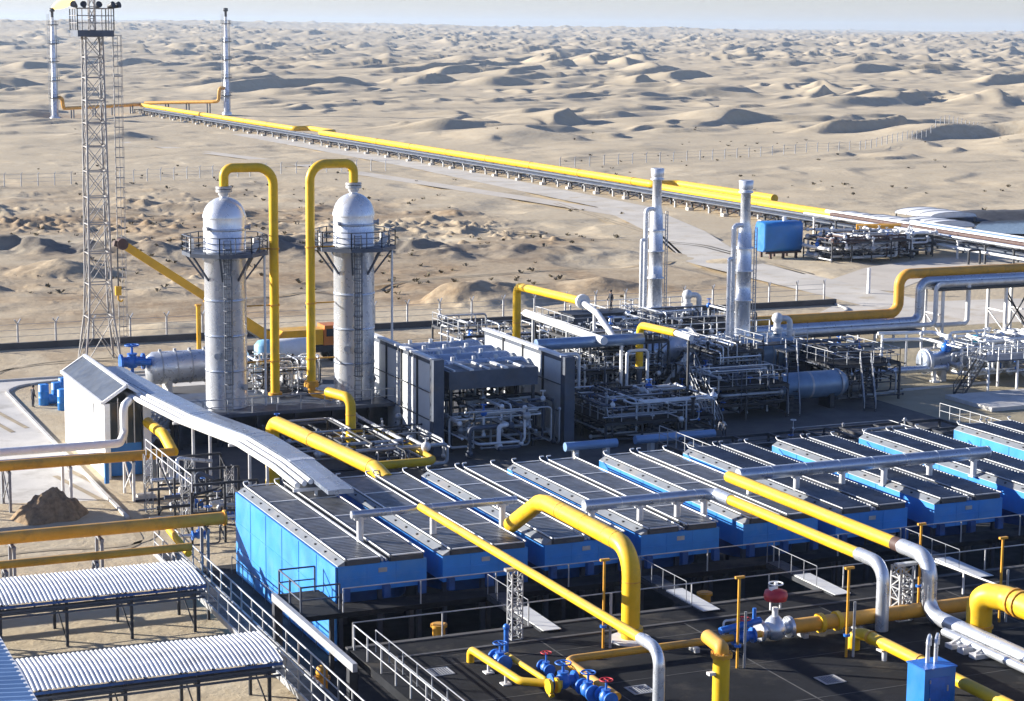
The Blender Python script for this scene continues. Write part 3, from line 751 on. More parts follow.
m.build('saddle', whiter, t)
for (px, py, ax, r, l_) in ((500, 660, (.0, 1, 0), .2, 'blue valve on the left bend of the small yellow manifold'), (546, 668, (0, 1, 0), .15, 'small blue valve with red wheel behind the yellow manifold'),
                            (563, 681, (1, 0, 0), .22, 'larger blue valve at the right end of the yellow manifold'), (588, 690, (0, 1, 0), .2, 'blue valve beside the slim yellow branch, lowest of the valves'),
                            (606, 697, (0, 1, 0), .18, 'blue and red valve cut by the bottom edge of the frame')):
    p = at(px, py, 3.55); t = thing('gate_valve', l_, 'valve', (p.x, p.y, 3), 'blue valves on the black deck')
    valve_parts(t, p, ax, r, bluev, red if px in (546, 606) else bluev, .45)
p = at(500, 640, 3.6)
tag(MB().cyl((p.x+.3, p.y, 3.0), (p.x+.3, p.y, 4.1), .12, n=8).ball((p.x+.3, p.y, 4.15), .16).build('vent_pot', bluev, loc=(p.x, p.y, 3)), 'small blue pot at the foot of the lattice support', 'vent')

# slim tee-topped vent posts
def tee_post(px, py, label, twin=True, proto=[]):
    p = at(px, py, 3.0)
    if proto: return copy_tree(proto[0], label, p)
    t = thing('vent_post', label, 'vent post', p, 'tee-topped vent posts on the deck'); proto.append(t)
    m = MB(); m.cyl(p, p+V((0, 0, 4.0)), .06, n=8); m.bar(p+V((-.2, 0, 4.03)), p+V((.24, 0, 4.03)), .13, .1); m.build('pole', ochre, t)
    m = MB(); m.cyl(p+V((.3, -.1, 0)), p+V((.3, -.1, 2.5)), .06, n=8); m.build('side_pole', galv, t)
    m = MB(); flange(m, p+V((0, 0, 1.0)), (0, 0, 1), .16, .1); m.build('clamp', bluev, t)
    return t
tee_post(603, 648, 'tee-topped ochre vent post just left of the tall yellow riser')
tee_post(737, 668, 'tee-topped ochre vent post beside the blue gate valve and upright yellow pipe')
tee_post(846, 657, 'tee-topped ochre vent post left of the nearer silver elbow')
tee_post(918, 606, 'tee-topped ochre vent post behind the outer silver elbow')
tee_post(999, 622, 'tee-topped ochre vent post beside the big yellow elbow')

p = at(720, 716, 3.0)
t = thing('upright_yellow_pipe', 'thick pale yellow upright pipe with bolted head, at the bottom edge', 'pipe', p)
zt = zrow(p.x, p.y, 648)
m = MB(); m.cyl(p, (p.x, p.y, zt-.25), .34, n=18); m.build('pipe', yellow, t)
m = MB(); m.tube([(p.x, p.y, zt-.3), (p.x, p.y, zt), (p.x+.2, p.y+1.5, zt+.02)], .3, 14, .3); flange(m, (p.x, p.y, zt-.28), (0, 0, 1), .44, .14)
for k in range(10): a_ = 2*math.pi*k/10; m.cyl((p.x+.39*math.cos(a_), p.y+.39*math.sin(a_), zt-.4), (p.x+.39*math.cos(a_), p.y+.39*math.sin(a_), zt-.14), .035, n=6)
m.build('bolted_head', ochre, t)
m = MB(); m.bar((p.x-.6, p.y, zt-1.0), (p.x-.3, p.y, zt-1.0), .25, .12); m.build('lug', whiter, t)
# ochre bend returning to the frame's lower right edge
p = at(864, 636, 3.65); 
t = thing('yellow_bend_pipe', 'yellow pipe with an upturned end running out past the blue cabinet', 'pipe', (p.x, p.y, 3))
m = MB(); m.tube([(p.x-.35, p.y+.25, 3.02), (p.x-.35, p.y+.25, 3.75), (p.x, p.y-.2, 3.75), (p.x, p.y-16, 3.7)], .27, 14, .45); m.build('pipe', yellow, t)
for k in (.55, 4.2): 
    m = MB(); flange(m, (p.x, p.y-k, 3.74), (0, 1, 0), .31, .16); m.build('flange', ochre, t)
m = MB()
for k in (1.6, 6.5): m.cyl((p.x, p.y-k, 3.0), (p.x, p.y-k, 3.55), .12, n=8); m.box(p.x-.3, p.x+.3, p.y-k-.2, p.y-k+.2, 3.45, 3.53)
m.build('stand', whiter, t)
# blue cabinet with two silver goosenecks
p = at(930, 706, 3.0); x, y = p.x, p.y
t = thing('blue_cabinet', 'blue steel cabinet with two silver gooseneck tubes on top', 'cabinet', p)
m = MB(); m.box(x-.75, x+.75, y-.6, y+.6, 3.02, 4.75); m.build('body', bluep, t)
m = MB(); m.box(x-.79, x+.79, y-.64, y+.64, 4.752, 4.82); m.build('lid', bluev, t)
for dx in (-.15, .25):
    m = MB(); m.tube([(x+dx, y+.1, 4.82), (x+dx, y+.1, 5.75), (x+dx+.55, y+.75, 5.75), (x+dx+.55, y+.75, 5.3)], .085, 8, .18); m.build('gooseneck', silver, t)
m = MB(); m.box(x-.5, x+.5, y-.63, y-.602, 3.3, 4.4); dr = m.build('door', bluev, t)
m = MB(); m.box(x+.32, x+.38, y-.67, y-.632, 3.8, 4.05); m.build('handle', galv, dr)
for zz in (3.45, 4.2): m = MB(); m.cyl((x-.5, y-.64, zz), (x-.5, y-.64, zz+.14), .03, n=6); m.build('hinge', galv, dr)
# big elbow
p = at(985, 636, 3.0); x, y = p.x, p.y
t = thing('big_yellow_elbow', 'biggest yellow elbow rising from the deck at the right edge', 'pipe', p)
m = MB(); m.tube([(x-.3, y+.1, 3.0), (x-.3, y+.1, 5.0), (x+.2, y-1.2, 5.05), (x+.3, y-14, 5.05)], .58, 20, 1.2, 10); m.build('pipe', yellow, t)
for q, ax in (((x-.3, y+.1, 3.5), (0, 0, 1)), ((x+.2, y-1.75, 5.05), (0, 1, 0)), ((x+.2, y-2.2, 5.05), (0, 1, 0))):
    m = MB(); flange(m, q, ax, .65, .14); m.build('flange', ochre, t)
guard('handrail', 'short pale handrail sloping behind the big yellow elbow', [(58.5, 80.2, 3.0), (58.9, 72.5, 3.0)], 1.1, 2.4, .045, 0, whiter)
for k, l_ in enumerate(('pale saddle block left of the big yellow elbow', 'second pale saddle block under the big yellow elbow', 'third pale saddle block under the big yellow elbow', 'pale saddle block right under the big yellow pipe', 'pale saddle block at the right edge below the big yellow pipe')):
    q = at(955+12*k, 646+5*(k % 3), 3.05); m = MB(); m.box(q.x-.4, q.x+.4, q.y-.3, q.y+.2, 3.002, 3.2+.1*(k % 2)); m.bar((q.x-.25, q.y-.05, 3.2), (q.x+.25, q.y-.05, 3.42), .12)
    tag(m.build('pipe_saddle', whiter, loc=(q.x, q.y, 3)), l_, 'support', 'saddle blocks on the deck')

for px, py, l_ in ((640, 690, 'iron drain grate on the black deck near the slim silver elbow'), (830, 680, 'iron drain grate on the black deck left of the blue cabinet'), (440, 672, 'iron drain grate on the black deck by the left rails')):
    p = at(px, py, 3.0); t = thing('drain_grate', l_, 'drain', p, 'drain grates in the deck'); m = MB()
    for k in range(7): m.box(p.x-.4+.12*k, p.x-.34+.12*k, p.y-.4, p.y+.4, 3.004, 3.03)
    WHOLE.add('bars'); m.build('bars', grey, t)
    m = MB(); m.box(p.x-.5, p.x-.43, p.y-.48, p.y+.48, 3.004, 3.04); m.box(p.x+.43, p.x+.5, p.y-.48, p.y+.48, 3.004, 3.04); m.box(p.x-.5, p.x+.5, p.y-.5, p.y-.44, 3.004, 3.035); m.box(p.x-.5, p.x+.5, p.y+.44, p.y+.5, 3.004, 3.035); m.build('frame', galv, t)
# ------------------------------------------------------------------ left: corrugated covers, ramp, pipe bridges, shed
def canopy(label, x0, x1, y0, y1, z, sag=.35):
    t = thing('corrugated_canopy', label, 'canopy', ((x0+x1)/2, y0, 0), 'white corrugated covers over the cable racks')
    m = MB(); n = int((x1-x0)/.05); vs = []; P = 4
    prof = [(y0, z-.02), (y0+(y1-y0)*.33, z+.17), (y0+(y1-y0)*.6, z+.24), (y0+(y1-y0)*.62, z+.245), (y1, z+.2)]
    for i in range(n+1):
        x = x0+(x1-x0)*i/n; c = (0, .05, .05, 0)[i % 4]
        for yy, zz in prof: vs.append((x, yy, zz+c))
    k = len(prof)
    m.add(vs, [(i*k+j, (i+1)*k+j, (i+1)*k+j+1, i*k+j+1) for i in range(n) for j in range(k-1)])
    m.build('roof_sheet', roofw, t)
    m = MB()
    for yy, zz in ((y0+.1, z-.16), (y1-.1, z-.02)): m.bar((x0, yy, zz), (x1, yy, zz), .08, .12)
    m.build('eaves_beam', blued, t)
    m = MB(); xx = x0+.4
    while xx < x1: m.bar((xx, y0+.1, z-.2), (xx, y1-.1, z-.05), .08, .14); xx += 1.5
    m.build('rafter', dark, t)
    xx = x1-.5
    while xx > x0:
        m = MB(); m.bar((xx, y0+.45, 0), (xx, y0+.45, z-.2), .14); m.bar((xx, y1-.45, 0), (xx, y1-.45, z-.1), .14); m.bar((xx, y0+.45, z-.9), (xx, y1-.45, z-.9), .1)
        m.bar((xx, y0+.45, .2), (xx, y1-.45, z-.9), .06); m.build('leg_frame', dark, t); xx -= 3.2
    m = MB()
    for yy, zz in ((y0+.5, z-.62), (y0+1.0, z-.62), (y0+1.6, z-.8), (y1-.7, z-.6)): m.cyl((x0, yy, zz), (x1-.2, yy, zz), .09, n=7)
    for zz in (z-.45, z-.75): m.bar((x0, y0+.3, zz), (x1, y0+.3, zz), .05, .1)
    m.build('cable_tray', darkb, t)
    return t
canopy('farther white corrugated cover on dark legs, below the yellow bridge pipes', 6, 25.4, 94.8, 98.9, 2.55)
canopy('nearer white corrugated cover on dark legs, beside the roof corner', 11.3, 25.2, 81.4, 85.3, 2.6)
t = thing('ramp_walkway', 'long dark walkway with double handrails along the blue end wall', 'walkway', (26.6, 95, 0))
m = MB(); m.box(25.9, 27.1, 70, 108, .95, 1.05); m.build('walk_plate', dark, t)
m = MB()
for xx in (25.88, 27.12): m.box(xx-.05, xx+.05, 70, 108, .8, 1.09)
m.build('side_beam', galv, t)
for xx in (25.9, 27.1):
    m = MB(); railing(m, [(xx, 72, 1.05), (xx, 107.6, 1.05)], 1.1, 1.9, .045, 1); m.build('handrail', galv, t)
m = MB()
for yy in range(72, 108, 5):
    for xx in (26.1, 26.9): m.box(xx-.07, xx+.07, yy, yy+.14, 0, .945)
m.build('leg_frame', dark, t)
t = thing('ochre_bollard', 'short ochre pipe stub in the shade below the edge beam', 'pipe', at(322, 697, 0))
p = at(322, 697, 0); m = MB(); m.cyl(p, p+V((0, 0, 1.3)), .28, n=12); m.lathe(p+V((0, 0, 1.3)), [(.28, 0), (.2, .15), (.05, .2)], 12); m.build('pipe', ochre, t)
m = MB(); flange(m, p+V((0, 0, .9)), (0, 0, 1), .4, .12); m.build('flange', ochre, t)

# yellow bridge pipes on trestles
def trestle(t, x, y, z, w=1.6, braced=True, mt=None):
    m = MB()
    for s_ in (-w/2, w/2): m.bar((x, y+s_, 0), (x, y+s_, z), .16)
    m.bar((x, y-w/2-.2, z-.08), (x, y+w/2+.2, z-.08), .16, .16)
    if braced: m.bar((x, y-w/2, .3), (x, y+w/2, z-.3), .08); m.bar((x, y+w/2, .3), (x, y-w/2, z-.3), .08)
    m.build('trestle', mt or grey, t)
YA = 124.6
t = thing('pipe_bridge', 'yellow bridge pipe with a white pipe behind it, in front of the white shed', 'pipe bridge', (24, YA, 0))
m = MB(); m.tube([(4, YA-.3, 2.95), (31.3, YA-.3, 2.95)], .34, 16); m.build('yellow_pipe', ochre, t)
m = MB(); m.tube([(31.25, YA+6.5, 3.7), (31.25, YA+2.2, 3.7), (31.25, YA-.3, 2.96)], .36, 14, .8); m.build('yellow_branch', yellow, t)
zt = at(133, 443, 3.2)
m = MB(); m.tube([(4, YA+2.0, 3.35), (28.3, YA+2.0, 3.35), (29.2, YA+4.6, 3.4), (29.2, YA+4.6, 5.3), (30.6, YA+7.5, 5.4), (30.9, YA+9, 5.4)], .27, 14, .5); m.build('white_pipe', white, t)
m = MB(); m.tube([(4, YA+1.0, 2.9), (27.2, YA+1.0, 2.9), (27.2, YA+1.0, 1.0)], .16, 10, .3); m.build('lower_pipe', bluep, t)
for x in (17.5, 20.8, 24.6, 28.6, 31.0): trestle(t, x, YA+.8, 2.6, 2.6, x < 23 or x > 28, whiter if x > 24 else grey)
YB = 106.2
t = thing('pipe_bridge', 'thick ochre bridge pipe running level to the corner of the blue wall', 'pipe bridge', (22, YB, 0))
m = MB(); m.tube([(2, YB, 2.95), (29.6, YB, 2.95)], .36, 16); m.build('yellow_pipe', ochre, t)
m = MB(); flange(m, (29.55, YB, 2.95), (1, 0, 0), .45, .12); m.build('flange', ochre, t)
for x in (17.8, 22.5, 28.4): trestle(t, x, YB, 2.58, 1.3, False)
YC = 102.6
t = thing('pipe_bridge', 'thinner low ochre bridge pipe just behind the farther corrugated cover', 'pipe bridge', (22, YC, 0))
m = MB(); m.tube([(2, YC, 2.45), (26.7, YC, 2.45)], .22, 14); m.build('yellow_pipe', ochre, t)
m = MB(); m.tube([(26.6, YC+.3, 2.0), (26.6, YC+4.5, 2.35)], .2, 12); m.build('yellow_branch', yellow, t)
for x in (16.8, 21.5, 25.8): trestle(t, x, YC, 2.2, .9, False)
# clutter of valves and struts between the bridge and the blue wall
t = thing('valve_skid', 'crowded grey valve skid with blue wheels under the silver cable duct', 'skid', (31, 117, 0))
m = MB()
for x in (29.2, 31.2, 33.2):
    for y in (112, 116, 120): m.bar((x, y, 0), (x, y, 3.6), .13)
for y in (112, 116, 120): m.bar((29.2, y, 3.6), (33.2, y, 3.6), .14); m.bar((29.2, y, 1.9), (33.2, y, 1.9), .12)
for x in (29.2, 31.2, 33.2):
    m.bar((x, 112, 3.4), (x, 116, 1.9), .09); m.bar((x, 116, 1.9), (x, 120, 3.4), .09); m.bar((x, 112, .2), (x, 116, 1.8), .09); m.bar((x, 116, 1.8), (x, 120, .2), .09)
m.build('frame', dark, t)
g_ = random.Random(12)
for x, y in ((28.8, 121), (30.8, 118.6), (32.6, 116), (29.4, 114.2)): m = MB(); truss(m, (x, y, 0), (x, y, 3.7), .45, .45, 6, .05); m.build('lattice_post', galv, t)
for k in range(14):
    y = 110.5+.8*k; z = .4+.4*(k % 6); x_ = 29.6+g_.random()*1.8; m = MB()
    m.tube([(28.6-g_.random(), y, z), (x_, y, z), (x_, y+.3*(k % 2), z+.5+g_.random()), (x_+1+1.2*g_.random(), y, z+.9)], .05+.04*(k % 3), 8, .2); m.build('pipe', (darkb, silver, galv, dark, dark)[k % 5], t)
for k in range(8):
    q = V((29.4+.9*(k % 4), 111.2+1.25*k, .8+.6*(k % 3))); valve_parts(t, q, (1, 0, 0), .16, (bluev, galv, whiter)[k % 3], bluev, .5)
m = MB(); railing(m, [(28.7, 110, 3.65), (28.7, 121, 3.65)], 1.0, 1.4, .035, 1); m.build('handrail', whiter, t)
# silver cable duct with white pipes alongside, on posts
zc = 5.6
dp = [V((p.x, p.y, zc)) for p in (at(112, 370, zc), at(160, 396, zc), at(203, 417, zc), at(262, 439, zc), at(300, 462, zc), at(326, 482, zc), at(341, 494, zc))]
dp = fillet(dp, 9, 5)
t = thing('cable_duct', 'wide silver cable duct sweeping down from the shed to the coolers', 'cable duct', (33, 125, 0))
m = MB(); w_ = .7
for a, b in zip(dp, dp[1:]): 
    pass
def sweep_rect(m, P, w, h0, h1):
    vs = []
    for i in range(len(P)):
        d = (P[min(i+1, len(P)-1)]-P[max(i-1, 0)]); s_ = V((-d.y, d.x, 0)).normalized()*w
        vs += [P[i]+s_+V((0, 0, h0)), P[i]-s_+V((0, 0, h0)), P[i]-s_+V((0, 0, h1)), P[i]+V((0, 0, h1+.05)), P[i]+s_+V((0, 0, h1))]
    k = 5
    m.add(vs, [(i*k+j, i*k+(j+1) % k, (i+1)*k+(j+1) % k, (i+1)*k+j) for i in range(len(P)-1) for j in range(k)]+[(0, 1, 2, 3, 4), tuple(range((len(P)-1)*k+4, (len(P)-1)*k-1, -1))])
sweep_rect(m, dp, w_, 0, .22); m.build('cover', ductm, t)
for k in range(2, len(dp)-1, 3):
    m = MB(); q0, q1 = dp[k], dp[k].lerp(dp[k+1], .12); sweep_rect(m, [q0, q1], w_+.03, -.03, .245); m.build('cover_strap', silver, t)
def offset(P, o, dz):
    out = []
    for i in range(len(P)):
        d = (P[min(i+1, len(P)-1)]-P[max(i-1, 0)]); s_ = V((d.y, -d.x, 0)).normalized()
        out.append(P[i]+s_*o+V((0, 0, dz)))
    return out
for o, dz, r in ((.86, .08, .15), (1.22, .0, .15), (1.62, -.1, .17)):
    m = MB(); m.tube(offset(dp[:-1], o, dz), r, 10); m.build('white_pipe', white, t)
for k in (3, 9, 15, 21, 27, 31):
    if k < len(dp):
        q = dp[k]; m = MB(); m.bar((q.x-1.9, q.y-.1, zc-.3), (q.x+.7, q.y-.1, zc-.3), .16, .16); m.cyl((q.x-.6, q.y-.1, 0), (q.x-.6, q.y-.1, zc-.3), .1, n=8); m.cyl((q.x+.5, q.y-.1, 0), (q.x+.5, q.y-.1, zc-.3), .1, n=8); m.build('support_post', whiter, t)

# white steep-roofed shed
SX, SY0, SY1 = 28.35, 131.2, 144.6
ze = zrow(SX, SY0, 404); 
SW = 3.1
t = thing('white_shed', 'narrow white shed with a dark glazed roof and an open gable end', 'shed', (SX+SW/2, (SY0+SY1)/2, 0))
m = MB(); m.box(SX, SX+.12, SY0, SY1, 0, ze); m.box(SX+SW-.12, SX+SW, SY0, SY1, 0, ze); m.box(SX+.122, SX+SW-.122, SY1-.12, SY1, 0, ze)
w_o = m.build('wall', white, t)
for k in range(1, 8): m = MB(); yy = SY0+(SY1-SY0)*k/8; m.box(SX-.02, SX+.02, yy-.035, yy+.035, .05, ze-.05); m.build('sheet_joint', panelw, t)
m = MB(); m.box(SX-.06, SX-.002, SY0+3.2, SY0+4.4, ze-1.2, ze-.5); m.build('vent', galv, t)
m = MB(); zr = ze+1.05; xm = SX+SW*.5
for xa, xb, za, zb in ((SX-.1, xm, ze+.02, zr), (xm, SX+SW+.1, zr, ze+.02)):
    m.hexa([(xa, SY0+.1, za), (xb, SY0+.1, zb), (xb, SY1, zb), (xa, SY1, za)], [(xa, SY0+.1, za+.1), (xb, SY0+.1, zb+.1), (xb, SY1, zb+.1), (xa, SY1, za+.1)])
m.build('roof', mat('shed roof sheet', (.085, .1, .125), .5, .2, var=.25), t)
m = MB()
for xa, za in ((SX-.12, ze+.05), (SX+SW+.12, ze+.05), (xm, zr+.1)): m.bar((xa, SY0, za), (xa, SY1+.1, za), .22, .2)
for yy in (SY0, SY1): m.bar((SX-.12, yy, ze+.05), (xm, yy, zr+.1), .16, .2); m.bar((SX+SW+.12, yy, ze+.05), (xm, yy, zr+.1), .16, .2)
m.box(SX-.03, SX+.35, SY0-.12, SY0-.002, 0, ze); m.box(SX+SW-.5, SX+SW+.03, SY0-.12, SY0-.002, 0, ze)
m.build('white_trim', white, t)
m = MB(); m.box(SX+.4, SX+SW-.55, SY0+.3, SY0+.38, .1, 2.3); m.build('blue_door', bluep, t)
m = MB(); m.box(SX+.4, SX+SW-.55, SY0+.3, SY0+.36, 2.32, ze); m.build('dark_glazing', glass, t)  # dark pane painted in for the shaded interior of the open end
m = MB()
for k in range(1, 4): m.bar((SX+.4+k*.55, SY0+.2, 2.3), (SX+.4+k*.55, SY0+.2, ze+.3), .06)
m.build('mullion', whiter, t)
# blue drums and a person beside it
dl = ['upright blue drum nearest the man in dark clothes', 'blue drum lying against the upright one', 'upright blue drum next to the shed wall', 'blue drum standing at the shed wall, nearer the camera', 'blue drum behind the others at the shed']
for (px, py, lay), l_ in zip(((44, 405, 0), (50, 404, 1), (57, 403, 0), (63, 410, 0), (64, 398, 0)), dl):
    p = at(px, py, 0); t = thing('blue_drum', l_, 'drum', p, 'blue drums beside the shed'); h_ = 1.7; r_ = .42
    m = MB()
    if lay: m.lathe(p+V((0, 0, r_)), [(r_*.9, -.8), (r_, -.76), (r_, -.3), (r_*1.06, -.28), (r_, -.25), (r_, .25), (r_*1.06, .28), (r_, .31), (r_, .76), (r_*.9, .8)], 16, 'x')
    else: m.lathe(p, [(r_*.9, 0), (r_, .04), (r_, h_*.33), (r_*1.06, h_*.35), (r_, h_*.37), (r_, h_*.63), (r_*1.06, h_*.65), (r_, h_*.67), (r_, h_-.04), (r_*.9, h_)], 16)
    m.build('body', blue, t)
    m = MB(); m.cyl(*((p+V((.8, .2, r_+.15)), p+V((.86, .2, r_+.15))) if lay else (p+V((.2, 0, h_)), p+V((.2, 0, h_+.07)))), .07, n=8); m.build('bung', bluev, t)
# brown earth heap
m = MB(); p = at(50, 517, 0); n = 60; vs = []; rg = random.Random(3); LV = 22
for i_ in range(LV):
    q = i_/(LV-1)
    for j in range(n):
        a_ = 2*math.pi*j/n; rr = (1-q)*(2.0+.3*math.sin(2*a_+1)+.18*math.sin(5*a_)); x_, y_ = p.x+.2*q+rr*1.05*math.cos(a_), p.y+rr*math.sin(a_)
        c_ = float(noi(np.array([x_]), np.array([y_]), .5, 7)[0])*.16+float(noi(np.array([x_]), np.array([y_]), .22, 8)[0])*.09
        vs.append((x_, y_, (1.7*(1-(1-q)**1.35)+c_+.1) if i_ else -.02))
m.add(vs, [(i_*n+j, i_*n+(j+1) % n, (i_+1)*n+(j+1) % n, (i_+1)*n+j) for i_ in range(LV-1) for j in range(n)]+[tuple(range((LV-1)*n, LV*n))], True)
tag(m.build('earth_heap', soilm, loc=(p.x, p.y, 0)), 'heap of brown earth between the two yellow bridge pipes', 'earth heap')
for (px, py, qx, qy, l_) in ((78, 470, 122, 514, 'upper concrete slab strip between the earth heap and the skid'),):
    pass
for px, py, l_ in ((145, 500, 'low white block at the foot of the bridge trestle'), (110, 470, 'low dark pallet lying near the shed door')):
    p = at(px, py, 0); m = MB(); m.box(p.x-.7, p.x+.7, p.y-.4, p.y+.4, 0, .25); m.box(p.x-.5, p.x+.6, p.y-.3, p.y+.3, .252, .42)
    tag(m.build('concrete_block' if 'white' in l_ else 'pallet', kerbm if 'white' in l_ else dark, loc=p), l_, 'block' if 'white' in l_ else 'pallet')
# the nearest building: only the corner of its sheet roof shows
t = thing('metal_roofed_building', 'corner of a building with a pale blue ribbed sheet roof', 'building', at(0, 660, 0))
ra, rb = at(-2, 636, 7.5), at(37, 703, 7.5); d_ = (rb-ra).normalized(); sd_ = V((-d_.y, d_.x, 0))
if sd_.x > 0: sd_ = -sd_
A0, A1 = ra-d_*2, rb+d_*14; W_ = 11
m = MB(); n = 52; vs = []
for i_ in range(n*2+1):
    q = A0.lerp(A1, i_/(2*n)); c_ = .05 if i_ % 2 else 0
    vs += [q+V((0, 0, c_)), q+sd_*W_+V((0, 0, c_+.9))]
m.add(vs, [(2*i_, 2*i_+1, 2*i_+3, 2*i_+2) for i_ in range(2*n)]); m.build('roof', roofm, t)
m = MB(); i0 = sd_*.35
c_ = [A0+d_*.3+i0, A1-d_*.3+i0, A1-d_*.3+sd_*(W_-.3), A0+d_*.3+sd_*(W_-.3)]
m.hexa([(p.x, p.y, 0) for p in c_], [(p.x, p.y, 7.35+(.03 if k < 2 else .85)) for k, p in enumerate(c_)]); m.build('wall', panelw, t)
m = MB(); m.bar(A0+V((0, 0, -.08)), A1+V((0, 0, -.08)), .12, .2); m.build('gutter', whiter, t)
# ------------------------------------------------------------------ twin absorber towers on their platform
BZ = 2.4; TY = at(227, 406, BZ).y; TX1 = at(227, 406, BZ).x; TX2 = at(354, TY and 397, BZ).x; SCL = TY/153.2
t = thing('tower_platform', 'dark raised platform carrying the two silver towers', 'platform', (TX1, TY-3, 0))
m = MB(); m.box(TX1-4.6, TX2+2.2, TY-3.2, TY+6, BZ-.25, BZ); m.build('deck', darkb, t)
m = MB(); m.box(TX1-4.4, TX2+2.0, TY-1.5, TY+5.8, 0, BZ-.255)
k_ = TX1-4.3
while k_ < TX2+2: m.box(k_-.15, k_+.15, TY-3.1, TY-2.8, 0, BZ-.255); k_ += 2.9
m.build('base', dark, t)
m = MB(); railing(m, [(TX1-4.5, TY-3.15, BZ), (TX2+2.1, TY-3.15, BZ)], 1.1, 1.8, .04, 1); railing(m, [(TX1-4.5, TY-3.15, BZ), (TX1-4.5, TY+5.9, BZ)], 1.1, 1.8, .04, 1); m.build('handrail', galv, t)
m = MB(); stairs(m, (TX1-7.4, TY-3, .05), (TX1-4.7, TY-1.5, BZ), .9); m.build('stair', galv, t)
def tower(x, side, label):
    t = thing('absorber_tower', label, 'tower', (x, TY, BZ), 'pair of silver absorber towers')
    r = 1.66*SCL; zd = zrow(x, TY, 213 if side > 0 else 211)-.3; ztop = zrow(x, TY, 190 if side > 0 else 186)-.1
    m = MB(); zp = zrow(x, TY-2.6, 257 if side > 0 else 251); prof = [(r, BZ+.02), (r, zp+.1), (r*1.03, zp+.12), (r*1.03, zp+.3), (r, zp+.32), (r, zd)]
    m.lathe((x, TY, 0), prof, 40); m.build('shell', tankm, t)
    m = MB(); dome = [(r*1.04, zd-.02), (r*1.04, zd+.12)]
    for k in range(1, 9): a_ = math.pi/2*k/9; dome.append((r*math.cos(a_), zd+.1+(ztop-zd-.5)*math.sin(a_)))
    m.lathe((x, TY, 0), dome+[(.42, ztop-.25), (.42, ztop)], 40); m.build('dome', tankm, t)
    m = MB(); flange(m, (x, TY, ztop+.05), (0, 0, 1), .6, .2); flange(m, (x, TY, ztop+.28), (0, 0, 1), .6, .16); m.build('flange', galv, t)
    for zz in (BZ+2.8, BZ+5.4, BZ+8., zp+1.8):
        m = MB(); m.lathe((x, TY, 0), [(r*1.0, zz-.09), (r*1.018, zz-.08), (r*1.018, zz+.08), (r*1.0, zz+.09)], 40, caps=False); m.build('cladding_band', silverd, t)
    # service platform, brackets and rail
    m = MB(); n = 8; R2 = 3.1
    ring = [(x+R2*math.cos(2*math.pi*(k+.5)/n), TY+R2*math.sin(2*math.pi*(k+.5)/n)) for k in range(n)]
    inner = [(x+1.6*math.cos(2*math.pi*(k+.5)/n), TY+1.6*math.sin(2*math.pi*(k+.5)/n)) for k in range(n)]
    for k in range(n):
        j = (k+1) % n
        m.hexa([(*inner[k], zp), (*ring[k], zp), (*ring[j], zp), (*inner[j], zp)], [(*inner[k], zp+.12), (*ring[k], zp+.12), (*ring[j], zp+.12), (*inner[j], zp+.12)])
        m.bar((*ring[k], zp+.05), (*ring[j], zp+.05), .1, .28)
    pl = m.build('service_platform', darkb, t)
    m = MB(); railing(m, [(*ring[k % n], zp+.12) for k in range(n+1)], 1.25, 1.2, .04, 2); m.build('handrail', darkb, pl)
    m = MB()
    for k in range(n): c, s_ = math.cos(2*math.pi*(k+.5)/n), math.sin(2*math.pi*(k+.5)/n); m.bar((x+R2*.95*c, TY+R2*.95*s_, zp), (x+1.52*c, TY+1.52*s_, zp-1.9), .13); 
    m.build('bracket', darkb, pl)
    # instruments on the platform
    m = MB()
    for a_ in (.2, 1.2, 2.6): m.box(x+2.5*math.cos(a_)-.15, x+2.5*math.cos(a_)+.15, TY+2.5*math.sin(a_)-.15, TY+2.5*math.sin(a_)+.15, zp+.13, zp+1.0)
    for k in range(5): m.cyl((x+1.9, TY-1.2+.3*k, zp+.13), (x+2.4, TY-1.2+.3*k, zp+.9), .06, n=6)
    m.build('instrument_box', whiter, pl)
    m = MB(); a_ = -1.75+TH*0; c, s_ = math.cos(a_), math.sin(a_); ladder(m, x+(r+.28)*c, TY+(r+.28)*s_, BZ, zp+1.1, (c, s_)); m.build('caged_ladder', darkb, t)
    m = MB(); m.cyl((x+2.75, TY-.8, BZ), (x+2.75, TY-.8, zp), .09, n=8); m.build('drain_pipe', whiter, t)
    for a_, zz in ((-2.7, zp+1.9), (-.2, zp+1.9), (-2.2, BZ+4), (-1., BZ+1.6)):
        c, s_ = math.cos(a_), math.sin(a_); m = MB(); q = V((x+r*c, TY+r*s_, zz)); m.cyl(q-V((c, s_, 0))*.05, q+V((c, s_, 0))*.28, .15, n=10); flange(m, q+V((c, s_, 0))*.3, (c, s_, 0), .24, .08); m.build('nozzle', galv, t)
    # overhead line
    xd = x+side*(3.7 if side > 0 else 3.45); zb = BZ+.6 if side > 0 else BZ+1.3; zt_ = zrow(x, TY, 168 if side > 0 else 163)
    m = MB(); m.tube([(x, TY, ztop+.38), (x, TY, zt_), (xd, TY-.1, zt_), (xd, TY-.1, zb)], .34, 18, 1.25, 8); m.build('overhead_pipe', yellow if side > 0 else yellow, t)
    m = MB()
    for zz in (BZ+3.2, 9.8, 14.0): flange(m, (xd, TY-.1, zz), (0, 0, 1), .4, .12); m.bar((xd, TY-.1, zz), (x+side*1.6, TY-.1, zz), .1)
    flange(m, (xd, TY-.1, zb+.1), (0, 0, 1), .52, .2); m.build('pipe_clamp', ochre, t)
